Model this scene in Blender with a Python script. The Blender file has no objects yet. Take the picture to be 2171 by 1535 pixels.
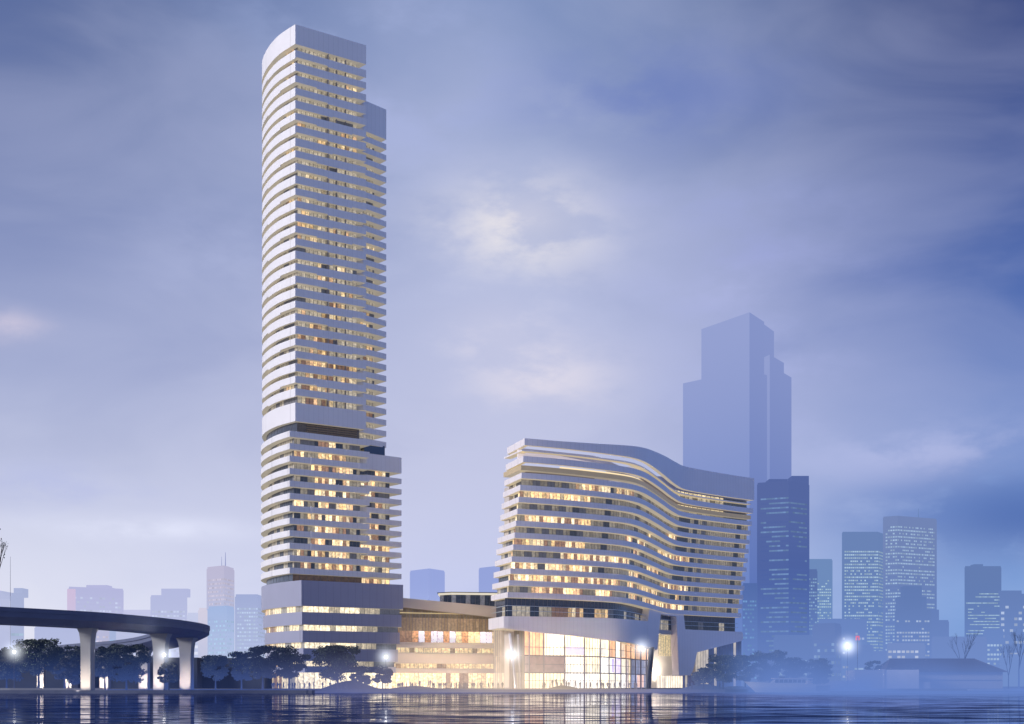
import bpy, bmesh, math, random
from mathutils import Vector, noise

R = math.radians
scene = bpy.context.scene
COL = scene.collection

# ---------------------------------------------------------------- camera measures
F, CX, HY, CAMZ = 2800.0, 1085.5, 1452.0, 1.7      # focal length / principal column / horizon row of the photograph


def PX(px, Y):
    return (px - CX) / F * Y


def PZ(py, Y):
    return CAMZ + (HY - py) / F * Y


def s2l(r, g, b):
    out = []
    for c in (r, g, b):
        c /= 255.0
        out.append(c / 12.92 if c <= 0.04045 else ((c + 0.055) / 1.055) ** 2.4)
    return tuple(out)


# ---------------------------------------------------------------- objects
def link(o, parent=None):
    COL.objects.link(o)
    if parent is not None:
        o.parent = parent
    return o


def tag(o, label=None, cat=None, group=None, kind=None):
    if label: o['label'] = label
    if cat: o['category'] = cat
    if group: o['group'] = group
    if kind: o['kind'] = kind
    return o


def thing(name, label, cat, loc=(0, 0, 0), group=None):
    o = bpy.data.objects.new(name, None)
    o.location = loc
    o.empty_display_size = 1
    link(o)
    return tag(o, label, cat, group)


class MB:
    """collects faces of one mesh; every face has a material index, a base colour and an emission colour"""

    def __init__(self):
        self.v, self.f, self.m, self.b, self.e = [], [], [], [], []
        self.smooth = []

    def face(self, pts, m=0, base=(0, 0, 0), emit=(0, 0, 0), smooth=False):
        i = len(self.v)
        self.v.extend([tuple(p) for p in pts])
        self.f.append(list(range(i, i + len(pts))))
        self.m.append(m); self.b.append(base); self.e.append(emit); self.smooth.append(smooth)

    def prism(self, poly, z0, z1, side=0, top=0, bot=0):
        n = len(poly)
        for i in range(n):
            a, b = poly[i], poly[(i + 1) % n]
            self.face([(a[0], a[1], z0), (b[0], b[1], z0), (b[0], b[1], z1), (a[0], a[1], z1)], side)
        self.face([(p[0], p[1], z1) for p in poly], top)
        self.face([(p[0], p[1], z0) for p in reversed(poly)], bot)

    def ribbon(self, pts, z0, z1, th, side=0, bot=0, closed=False):
        """a wall along pts (outer side on the right hand), th thick towards the inside; z0, z1 numbers or functions of t"""
        f0 = z0 if callable(z0) else (lambda t: z0)
        f1 = z1 if callable(z1) else (lambda t: z1)
        inn = offset(pts, th, closed)
        n = len(pts)
        L = arclen(pts)
        rng = range(n) if closed else range(n - 1)
        for i in rng:
            j = (i + 1) % n
            t0, t1 = L[i] / L[-1], (L[j] / L[-1] if j else 1.0)
            a, b, c, d = pts[i], pts[j], inn[j], inn[i]
            self.face([(a[0], a[1], f0(t0)), (b[0], b[1], f0(t1)), (b[0], b[1], f1(t1)), (a[0], a[1], f1(t0))], side)
            self.face([(c[0], c[1], f0(t1)), (d[0], d[1], f0(t0)), (d[0], d[1], f1(t0)), (c[0], c[1], f1(t1))], side)
            self.face([(a[0], a[1], f1(t0)), (b[0], b[1], f1(t1)), (c[0], c[1], f1(t1)), (d[0], d[1], f1(t0))], side)
            self.face([(d[0], d[1], f0(t0)), (c[0], c[1], f0(t1)), (b[0], b[1], f0(t1)), (a[0], a[1], f0(t0))], bot)
        if not closed:
            for i, t in ((0, 0.0), (n - 1, 1.0)):
                a, d = pts[i], inn[i]
                q = [(a[0], a[1], f0(t)), (a[0], a[1], f1(t)), (d[0], d[1], f1(t)), (d[0], d[1], f0(t))]
                self.face(q if i else q[::-1], side)

    def box(self, x0, x1, y0, y1, z0, z1, m=0, base=(0, 0, 0), emit=(0, 0, 0)):
        p = [(x0, y0), (x1, y0), (x1, y1), (x0, y1)]
        k = len(self.f)
        self.prism(p, z0, z1, m, m, m)
        for i in range(k, len(self.f)):
            self.b[i] = base; self.e[i] = emit

    def tube(self, p, q, r0, r1, n=7, m=0, cap=True, smooth=True):
        p, q = Vector(p), Vector(q)
        d = (q - p).normalized()
        u = d.orthogonal().normalized()
        w = d.cross(u)
        ring = lambda c, r: [c + (u * math.cos(2 * math.pi * k / n) + w * math.sin(2 * math.pi * k / n)) * r for k in range(n)]
        A, B = ring(p, r0), ring(q, r1)
        for k in range(n):
            l = (k + 1) % n
            self.face([A[k], A[l], B[l], B[k]], m, smooth=smooth)
        if cap:
            self.face(A[::-1], m); self.face(B, m)

    def lathe(self, c, prof, n=12, m=0):
        rings = [[(c[0] + r * math.cos(2 * math.pi * k / n), c[1] + r * math.sin(2 * math.pi * k / n), c[2] + z) for k in range(n)] for r, z in prof]
        for a, b in zip(rings, rings[1:]):
            for k in range(n):
                l = (k + 1) % n
                self.face([a[k], a[l], b[l], b[k]], m, smooth=True)
        self.face(rings[0][::-1], m); self.face(rings[-1], m)

    def build(self, name, mats, parent=None, weld=False, loc=None):
        me = bpy.data.meshes.new(name)
        vs = self.v
        if loc is not None:
            vs = [(x - loc[0], y - loc[1], z - loc[2]) for x, y, z in vs]
        me.from_pydata(vs, [], self.f)
        for m in (mats if isinstance(mats, (list, tuple)) else [mats]):
            me.materials.append(m)
        me.polygons.foreach_set('material_index', self.m)
        me.polygons.foreach_set('use_smooth', self.smooth)
        if any(e != (0, 0, 0) for e in self.e) or any(b != (0, 0, 0) for b in self.b):
            for nm, src in (('base', self.b), ('glow', self.e)):
                at = me.attributes.new(nm, 'FLOAT_COLOR', 'FACE')
                flat = []
                for c in src:
                    flat.extend((c[0], c[1], c[2], 1.0))
                at.data.foreach_set('color', flat)
        if weld:
            bm = bmesh.new(); bm.from_mesh(me)
            bmesh.ops.remove_doubles(bm, verts=bm.verts, dist=1e-4)
            bm.to_mesh(me); bm.free()
        me.update()
        o = bpy.data.objects.new(name, me)
        if loc is not None and parent is None:
            o.location = loc
        return link(o, parent)


def arclen(pts):
    L = [0.0]
    for a, b in zip(pts, pts[1:]):
        L.append(L[-1] + math.hypot(b[0] - a[0], b[1] - a[1]))
    return L


def offset(pts, d, closed=False):
    """shift a polyline to its left (the inside of a counter-clockwise outline) by d"""
    n = len(pts)
    out = []
    for i in range(n):
        ns = []
        for a, b in ((i - 1, i), (i, i + 1)):
            if not closed and (a < 0 or b > n - 1):
                continue
            p, q = pts[a % n], pts[b % n]
            dx, dy = q[0] - p[0], q[1] - p[1]
            l = math.hypot(dx, dy) or 1e-9
            ns.append((-dy / l, dx / l))
        if len(ns) == 1:
            nx, ny = ns[0]; k = 1.0
        else:
            nx, ny = ns[0][0] + ns[1][0], ns[0][1] + ns[1][1]
            l = math.hypot(nx, ny) or 1e-9
            nx, ny = nx / l, ny / l
            k = min(1.0 / max(0.3, nx * ns[0][0] + ny * ns[0][1]), 1.8)
        out.append((pts[i][0] + nx * d * k, pts[i][1] + ny * d * k))
    return out


def spline(pts, n=6):
    out = []
    for i in range(len(pts) - 1):
        p0, p1, p2, p3 = pts[max(i - 1, 0)], pts[i], pts[i + 1], pts[min(i + 2, len(pts) - 1)]
        for k in range(n):
            t = k / n
            out.append(tuple(0.5 * (2 * p1[c] + (p2[c] - p0[c]) * t + (2 * p0[c] - 5 * p1[c] + 4 * p2[c] - p3[c]) * t * t
                             + (3 * p1[c] - p0[c] - 3 * p2[c] + p3[c]) * t ** 3) for c in range(len(p1))))
    out.append(tuple(pts[-1]))
    return out


def at_len(pts, L, s):
    s = min(max(s, 0.0), L[-1])
    for i in range(len(L) - 1):
        if s <= L[i + 1]:
            t = (s - L[i]) / ((L[i + 1] - L[i]) or 1e-9)
            return (pts[i][0] + (pts[i + 1][0] - pts[i][0]) * t, pts[i][1] + (pts[i + 1][1] - pts[i][1]) * t)
    return pts[-1]


def mixc(a, b, t):
    return tuple(a[i] + (b[i] - a[i]) * t for i in range(3))


def mulc(a, k):
    return tuple(c * k for c in a)


# ---------------------------------------------------------------- materials
def nt_of(name):
    m = bpy.data.materials.new(name)
    m.use_nodes = True
    nt = m.node_tree
    nt.nodes.clear()
    return m, nt, nt.nodes.new('ShaderNodeOutputMaterial')


def N(nt, typ, **kw):
    n = nt.nodes.new(typ)
    for k, v in kw.items():
        setattr(n, k, v)
    return n


def M(nt, op, a, b=None, c=None, clamp=False):
    n = nt.nodes.new('ShaderNodeMath')
    n.operation = op
    n.use_clamp = clamp
    for i, x in enumerate((a, b, c)):
        if x is None:
            continue
        if isinstance(x, (int, float)):
            n.inputs[i].default_value = x
        else:
            nt.links.new(x, n.inputs[i])
    return n.outputs[0]


def sstep(nt, x, lo, hi):
    n = nt.nodes.new('ShaderNodeMapRange')
    n.interpolation_type = 'SMOOTHSTEP'
    nt.links.new(x, n.inputs['Value'])
    n.inputs['From Min'].default_value = lo
    n.inputs['From Max'].default_value = hi
    return n.outputs['Result']


def cmix(nt, f, a, b):
    n = nt.nodes.new('ShaderNodeMix')
    n.data_type = 'RGBA'
    for x, i in ((f, 0), (a, 6), (b, 7)):
        if isinstance(x, (int, float)):
            n.inputs[i].default_value = x
        elif isinstance(x, tuple):
            n.inputs[i].default_value = (*x, 1)
        else:
            nt.links.new(x, n.inputs[i])
    return n.outputs[2]


PAINTED_MIST = None


def painted_mist_group():
    """amount and colour of the mist painted into materials, by world position alone"""
    global PAINTED_MIST
    if PAINTED_MIST:
        return PAINTED_MIST
    g = bpy.data.node_groups.new('painted_mist', 'ShaderNodeTree')
    g.interface.new_socket('Amount', in_out='OUTPUT', socket_type='NodeSocketFloat')
    g.interface.new_socket('Color', in_out='OUTPUT', socket_type='NodeSocketColor')
    out = g.nodes.new('NodeGroupOutput')
    geo = g.nodes.new('ShaderNodeNewGeometry')
    sep = g.nodes.new('ShaderNodeSeparateXYZ')
    g.links.new(geo.outputs['Position'], sep.inputs[0])
    x, y, z = sep.outputs
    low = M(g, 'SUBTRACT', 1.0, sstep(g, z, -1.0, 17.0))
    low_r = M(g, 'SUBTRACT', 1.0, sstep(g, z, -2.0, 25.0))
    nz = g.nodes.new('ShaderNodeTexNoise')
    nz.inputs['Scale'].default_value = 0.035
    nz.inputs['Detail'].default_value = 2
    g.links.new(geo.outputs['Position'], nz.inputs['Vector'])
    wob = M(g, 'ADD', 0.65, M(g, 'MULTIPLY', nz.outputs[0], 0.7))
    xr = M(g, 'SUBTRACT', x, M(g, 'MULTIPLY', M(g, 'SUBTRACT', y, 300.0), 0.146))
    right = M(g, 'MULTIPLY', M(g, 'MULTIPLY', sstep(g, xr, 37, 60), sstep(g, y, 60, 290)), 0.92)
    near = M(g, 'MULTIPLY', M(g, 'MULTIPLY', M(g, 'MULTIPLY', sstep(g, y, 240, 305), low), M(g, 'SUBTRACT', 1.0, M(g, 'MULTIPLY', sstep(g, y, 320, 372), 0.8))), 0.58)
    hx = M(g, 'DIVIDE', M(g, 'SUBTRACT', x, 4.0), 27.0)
    warm = M(g, 'MULTIPLY', M(g, 'POWER', 2.718, M(g, 'MULTIPLY', M(g, 'MULTIPLY', hx, hx), -1.0)), M(g, 'MULTIPLY', sstep(g, y, 285, 305), M(g, 'SUBTRACT', 1.0, sstep(g, y, 405, 450))))  # warm glow of the hall, painted into the mist
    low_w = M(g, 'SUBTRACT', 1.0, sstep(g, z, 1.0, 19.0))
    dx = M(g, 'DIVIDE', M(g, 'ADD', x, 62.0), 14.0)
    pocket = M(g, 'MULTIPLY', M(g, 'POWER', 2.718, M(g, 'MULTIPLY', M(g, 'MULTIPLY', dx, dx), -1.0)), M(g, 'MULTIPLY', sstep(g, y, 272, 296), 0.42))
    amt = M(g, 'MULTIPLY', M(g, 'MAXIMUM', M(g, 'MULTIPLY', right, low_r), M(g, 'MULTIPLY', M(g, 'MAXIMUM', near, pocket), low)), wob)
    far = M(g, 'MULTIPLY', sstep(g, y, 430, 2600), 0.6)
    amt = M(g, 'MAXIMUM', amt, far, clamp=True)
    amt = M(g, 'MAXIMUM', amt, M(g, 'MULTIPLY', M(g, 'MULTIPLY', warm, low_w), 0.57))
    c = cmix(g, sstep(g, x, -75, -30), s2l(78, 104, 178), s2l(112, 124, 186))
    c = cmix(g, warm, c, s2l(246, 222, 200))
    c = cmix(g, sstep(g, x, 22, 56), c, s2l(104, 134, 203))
    g.links.new(amt, out.inputs['Amount'])
    g.links.new(c, out.inputs['Color'])
    PAINTED_MIST = g
    return g


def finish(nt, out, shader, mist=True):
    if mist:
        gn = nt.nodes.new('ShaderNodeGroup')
        gn.node_tree = painted_mist_group()
        em = nt.nodes.new('ShaderNodeEmission')  # mist is painted onto the surface as emission
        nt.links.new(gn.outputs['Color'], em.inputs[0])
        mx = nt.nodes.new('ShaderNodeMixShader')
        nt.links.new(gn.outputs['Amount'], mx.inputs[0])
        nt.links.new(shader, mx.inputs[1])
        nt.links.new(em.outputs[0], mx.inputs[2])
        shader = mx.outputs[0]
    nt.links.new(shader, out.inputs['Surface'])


def surface(name, col, rough=0.6, spec=0.3, metal=0.0, var=0.12, scale=0.4, emit=None, estr=0.0, bump=0.0, mist=True, seams=None):
    m, nt, out = nt_of(name)
    p = N(nt, 'ShaderNodeBsdfPrincipled')
    tc = N(nt, 'ShaderNodeNewGeometry')
    nz = N(nt, 'ShaderNodeTexNoise')
    nz.inputs['Scale'].default_value = scale
    nz.inputs['Detail'].default_value = 5
    nt.links.new(tc.outputs['Position'], nz.inputs['Vector'])
    k = M(nt, 'ADD', 1 - var, M(nt, 'MULTIPLY', nz.outputs[0], 2 * var))
    if seams:                                    # panel joints: thin darker lines every `seams` metres round the wall
        sp = N(nt, 'ShaderNodeSeparateXYZ')
        nt.links.new(tc.outputs['Position'], sp.inputs[0])
        u = M(nt, 'ADD', M(nt, 'MULTIPLY', sp.outputs[0], 0.83), M(nt, 'MULTIPLY', sp.outputs[1], 0.56))
        fr = M(nt, 'FRACT', M(nt, 'DIVIDE', u, seams))
        k = M(nt, 'MULTIPLY', k, M(nt, 'SUBTRACT', 1.0, M(nt, 'MULTIPLY', M(nt, 'LESS_THAN', fr, 0.07), 0.13)))
    vm = N(nt, 'ShaderNodeVectorMath', operation='SCALE')
    vm.inputs[0].default_value = col
    nt.links.new(k, vm.inputs['Scale'])
    nt.links.new(vm.outputs[0], p.inputs['Base Color'])
    p.inputs['Roughness'].default_value = rough
    p.inputs['Specular IOR Level'].default_value = spec
    p.inputs['Metallic'].default_value = metal
    if emit:
        p.inputs['Emission Color'].default_value = (*emit, 1)
        p.inputs['Emission Strength'].default_value = estr
    if bump:
        b = N(nt, 'ShaderNodeBump')
        b.inputs['Strength'].default_value = bump
        nt.links.new(nz.outputs[0], b.inputs['Height'])
        nt.links.new(b.outputs[0], p.inputs['Normal'])
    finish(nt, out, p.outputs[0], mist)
    return m


def pane_material(name='window_glass', rough=0.22, blotch=1.5, mist=True, k=1.0, lo=0.25, amp=3.0):
    m, nt, out = nt_of(name)
    p = N(nt, 'ShaderNodeBsdfPrincipled')
    ab = N(nt, 'ShaderNodeAttribute', attribute_name='base')
    ae = N(nt, 'ShaderNodeAttribute', attribute_name='glow')
    geo = N(nt, 'ShaderNodeNewGeometry')
    nz = N(nt, 'ShaderNodeTexNoise')
    nz.inputs['Scale'].default_value = blotch
    nz.inputs['Detail'].default_value = 3
    nt.links.new(geo.outputs['Position'], nz.inputs['Vector'])
    kk = M(nt, 'MULTIPLY', M(nt, 'ADD', lo, M(nt, 'MULTIPLY', M(nt, 'POWER', nz.outputs[0], 2.0), amp)), k)
    nt.links.new(ab.outputs['Color'], p.inputs['Base Color'])
    nt.links.new(ae.outputs['Color'], p.inputs['Emission Color'])
    nt.links.new(kk, p.inputs['Emission Strength'])
    p.inputs['Roughness'].default_value = rough
    p.inputs['Specular IOR Level'].default_value = 0.5
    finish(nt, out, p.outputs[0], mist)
    return m


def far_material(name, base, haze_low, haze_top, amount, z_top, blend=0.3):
    """a distant facade with haze painted in as emission, its colour changing with height"""
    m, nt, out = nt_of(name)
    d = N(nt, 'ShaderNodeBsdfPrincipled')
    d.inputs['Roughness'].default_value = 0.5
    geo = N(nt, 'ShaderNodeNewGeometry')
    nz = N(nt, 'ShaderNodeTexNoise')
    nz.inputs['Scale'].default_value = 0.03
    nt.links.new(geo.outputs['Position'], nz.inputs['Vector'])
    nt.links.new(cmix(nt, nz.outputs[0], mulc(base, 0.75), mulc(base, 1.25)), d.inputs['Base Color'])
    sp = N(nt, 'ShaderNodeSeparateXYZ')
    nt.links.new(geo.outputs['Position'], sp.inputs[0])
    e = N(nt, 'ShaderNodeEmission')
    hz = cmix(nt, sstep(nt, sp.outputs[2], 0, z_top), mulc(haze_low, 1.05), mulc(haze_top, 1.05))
    # ground fog painted in: paler on the bright side of the sky, bluer on the dark side
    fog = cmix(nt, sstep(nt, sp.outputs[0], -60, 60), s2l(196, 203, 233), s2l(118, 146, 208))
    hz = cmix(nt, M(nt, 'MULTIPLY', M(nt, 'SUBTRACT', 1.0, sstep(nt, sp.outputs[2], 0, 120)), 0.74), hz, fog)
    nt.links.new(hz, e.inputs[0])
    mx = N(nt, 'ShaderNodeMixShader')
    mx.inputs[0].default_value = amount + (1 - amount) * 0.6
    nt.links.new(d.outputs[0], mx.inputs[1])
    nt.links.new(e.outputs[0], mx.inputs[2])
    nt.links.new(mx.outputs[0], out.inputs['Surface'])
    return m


def glow_material(name, col, strength):
    m, nt, out = nt_of(name)
    e = N(nt, 'ShaderNodeEmission')
    e.inputs[0].default_value = (*col, 1)
    e.inputs[1].default_value = strength
    nt.links.new(e.outputs[0], out.inputs['Surface'])
    return m


def attr_glow_material(name, strength=1.0):
    m, nt, out = nt_of(name)
    e = N(nt, 'ShaderNodeEmission')
    a = N(nt, 'ShaderNodeAttribute', attribute_name='glow')
    nt.links.new(a.outputs['Color'], e.inputs[0])
    e.inputs[1].default_value = strength
    nt.links.new(e.outputs[0], out.inputs['Surface'])
    return m


WHITE = surface('white_cladding', (0.80, 0.78, 0.79), 0.45, 0.35, var=0.06, scale=0.15, seams=1.6)
SOFFIT = surface('soffit_glow', (0.62, 0.58, 0.47), 0.7, 0.2, var=0.05, emit=(1.0, 0.86, 0.60), estr=0.20)  # emission stands in for room light on the soffits
PODIUM = surface('podium_cladding', (0.34, 0.35, 0.46), 0.5, 0.35, var=0.07, scale=0.12, seams=2.4)
STONE = surface('warm_stone_cladding', (0.55, 0.50, 0.46), 0.6, 0.25, var=0.08, scale=0.2)
DARK = surface('dark_recess', (0.05, 0.055, 0.07), 0.5, 0.3)
BRONZE = surface('bronze_louvre', (0.20, 0.15, 0.10), 0.5, 0.4, var=0.2, emit=(0.9, 0.6, 0.3), estr=0.03)  # faint warm emission painted in, the louvres are no lamps
HSOFFIT = surface('hotel_soffit_glow', (0.64, 0.58, 0.45), 0.7, 0.2, var=0.05, emit=(1.0, 0.82, 0.50), estr=0.34)  # stronger painted glow in place of light from the rooms
PARTI = surface('partition_render', (0.30, 0.30, 0.34), 0.6)
HOTELW = surface('hotel_cladding', (0.79, 0.745, 0.765), 0.45, 0.35, var=0.06, scale=0.15, seams=1.6)
GOLD = surface('gold_louvre', (0.46, 0.37, 0.24), 0.5, 0.4, var=0.15, emit=(1.0, 0.75, 0.42), estr=0.10)  # golden tone partly painted in as emission
MULL = surface('mullion_metal', (0.12, 0.12, 0.14), 0.4, 0.5)
PANE = pane_material()
PANE_BIG = pane_material('atrium_glass', 0.15, 0.5, k=1.0, lo=0.72, amp=1.3)
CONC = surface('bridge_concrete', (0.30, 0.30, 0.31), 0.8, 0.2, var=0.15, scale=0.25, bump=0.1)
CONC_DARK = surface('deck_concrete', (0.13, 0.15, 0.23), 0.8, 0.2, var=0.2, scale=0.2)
WALLDK = surface('dark_blue_wall', (0.055, 0.07, 0.12), 0.8, 0.2, var=0.2, scale=0.1)  # plain dark blue base colour
BARK = surface('bark', (0.030, 0.028, 0.030), 0.9, 0.1, var=0.3, scale=3)
LEAF = surface('leaves', (0.060, 0.075, 0.062), 0.7, 0.2, var=0.6, scale=0.6)
LEAF2 = surface('small_tree_leaves', (0.060, 0.065, 0.060), 0.7, 0.2, var=0.5, scale=0.8)
GRASS = surface('grass_ground', (0.045, 0.05, 0.055), 0.9, 0.1, var=0.4, scale=0.3)
PAVE = surface('promenade_paving', (0.16, 0.16, 0.18), 0.85, 0.15, var=0.25, scale=0.5)
QUAY = surface('quay_stone', (0.10, 0.11, 0.15), 0.8, 0.25, var=0.35, scale=0.35, bump=0.2)
METAL = surface('lamp_post_metal', (0.06, 0.06, 0.07), 0.4, 0.5, metal=0.6)
CLOTH = [surface('dark_clothes', (0.025, 0.026, 0.035), 0.9), surface('grey_clothes', (0.05, 0.045, 0.055), 0.9), surface('blue_clothes', (0.03, 0.035, 0.06), 0.9)]
SKIN = surface('skin', (0.22, 0.14, 0.10), 0.6)
HAIR = surface('hair', (0.015, 0.012, 0.012), 0.7)
HULL = surface('boat_hull', (0.45, 0.46, 0.50), 0.35, 0.5)
ROOFT = surface('dark_roof_tiles', (0.09, 0.08, 0.10), 0.7, 0.2, var=0.25, scale=0.6)
PALE = surface('pale_render_wall', (0.42, 0.41, 0.43), 0.8, 0.2, var=0.1, scale=0.3)


# ---------------------------------------------------------------- windows
C_DARK = (0.035, 0.045, 0.07)
C_CURT = (0.34, 0.31, 0.26)
C_GREY = (0.16, 0.16, 0.17)
WARM = [(1.0, 0.66, 0.30), (1.0, 0.74, 0.40), (1.0, 0.80, 0.50), (0.95, 0.58, 0.30)]


def windows(mb, pts, z0, z1, pane, chooser, mull=0.10, rows=1, m_pane=0, m_mull=1, proud=0.05):
    """panes along a polyline with mullions between them"""
    L = arclen(pts)
    n = max(1, int(round(L[-1] / pane)))
    step = L[-1] / n
    for i in range(n):
        s0, s1 = i * step, (i + 1) * step
        cuts = [s0] + [x for x in L if s0 + 0.05 < x < s1 - 0.05] + [s1]
        for r in range(rows):
            za, zb = z0 + (z1 - z0) * r / rows, z0 + (z1 - z0) * (r + 1) / rows
            base, emit = chooser((s0 + s1) / 2, L[-1], r, i)
            for a, b in zip(cuts, cuts[1:]):
                A, B = at_len(pts, L, a), at_len(pts, L, b)
                mb.face([(A[0], A[1], za), (B[0], B[1], za), (B[0], B[1], zb), (A[0], A[1], zb)], m_pane, base, emit)
        if mull:
            A, B = at_len(pts, L, max(0, s0 - mull / 2)), at_len(pts, L, s0 + mull / 2)
            dx, dy = B[0] - A[0], B[1] - A[1]
            l = math.hypot(dx, dy) or 1e-9
            ox, oy = dy / l * proud, -dx / l * proud
            a, b = (A[0] + ox, A[1] + oy), (B[0] + ox, B[1] + oy)
            mb.face([(a[0], a[1], z0), (b[0], b[1], z0), (b[0], b[1], z1), (a[0], a[1], z1)], m_mull, (0.08, 0.08, 0.09), (0, 0, 0))
            mb.face([(A[0], A[1], z0), (a[0], a[1], z0), (a[0], a[1], z1), (A[0], A[1], z1)], m_mull, (0.08, 0.08, 0.09), (0, 0, 0))
            mb.face([(b[0], b[1], z0), (B[0], B[1], z0), (B[0], B[1], z1), (b[0], b[1], z1)], m_mull, (0.08, 0.08, 0.09), (0, 0, 0))


def lit_chooser(rng, runs, dark_share=0.25, lit_gain=1.0, curtain_gain=0.10, kinds=None, dark=None, grey_share=0.12, curt=1.0, plain=False):
    """runs: [(start, end)] in metres where rooms are lit"""
    kinds = {} if kinds is None else kinds            # a shared dict lines the curtains up floor over floor
    dark = dark or C_DARK

    def ch(s, total, r, i):
        g = i // 2
        if g not in kinds:
            kinds[g] = rng.random()
        for a, b in runs:
            if a <= s <= b:
                if rng.random() < 0.74:
                    c = rng.choice(WARM)
                    k = rng.uniform(0.45, 1.7) * lit_gain
                    return (0.25, 0.2, 0.15), mulc(c, k)
                if not plain:
                    return (0.20, 0.14, 0.11), mulc((0.85, 0.48, 0.30), 0.30 * lit_gain)
        if kinds[g] < dark_share:
            return dark, (0.014, 0.018, 0.028)
        if kinds[g] < dark_share + grey_share:
            return C_GREY, (0.03, 0.032, 0.04)
        v = rng.uniform(0.75, 1.2)
        return mulc(C_CURT, v * curt), mulc((1.0, 0.86, 0.62), curtain_gain * v)  # unlit curtains carry emission so they look paler

    return ch


def make_runs(rng, total, n, lo=3.0, hi=7.0, a=0.0, b=1.0):
    out = []
    for _ in range(n):
        w = rng.uniform(lo, hi)
        s = rng.uniform(a * total, max(a * total, b * total - w))
        out.append((s, s + w))
    return out


# ================================================================ THE SKYSCRAPER
def left_curve(k):
    base = [(-73, 444), (-77.4, 435), (-79.3, 425.5), (-78.8, 416.5), (-77.1, 409.9), (-73.65, 402.4), (-69.5, 396.0), (-64.0, 390.0)]
    return spline(base, 4)


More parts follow.
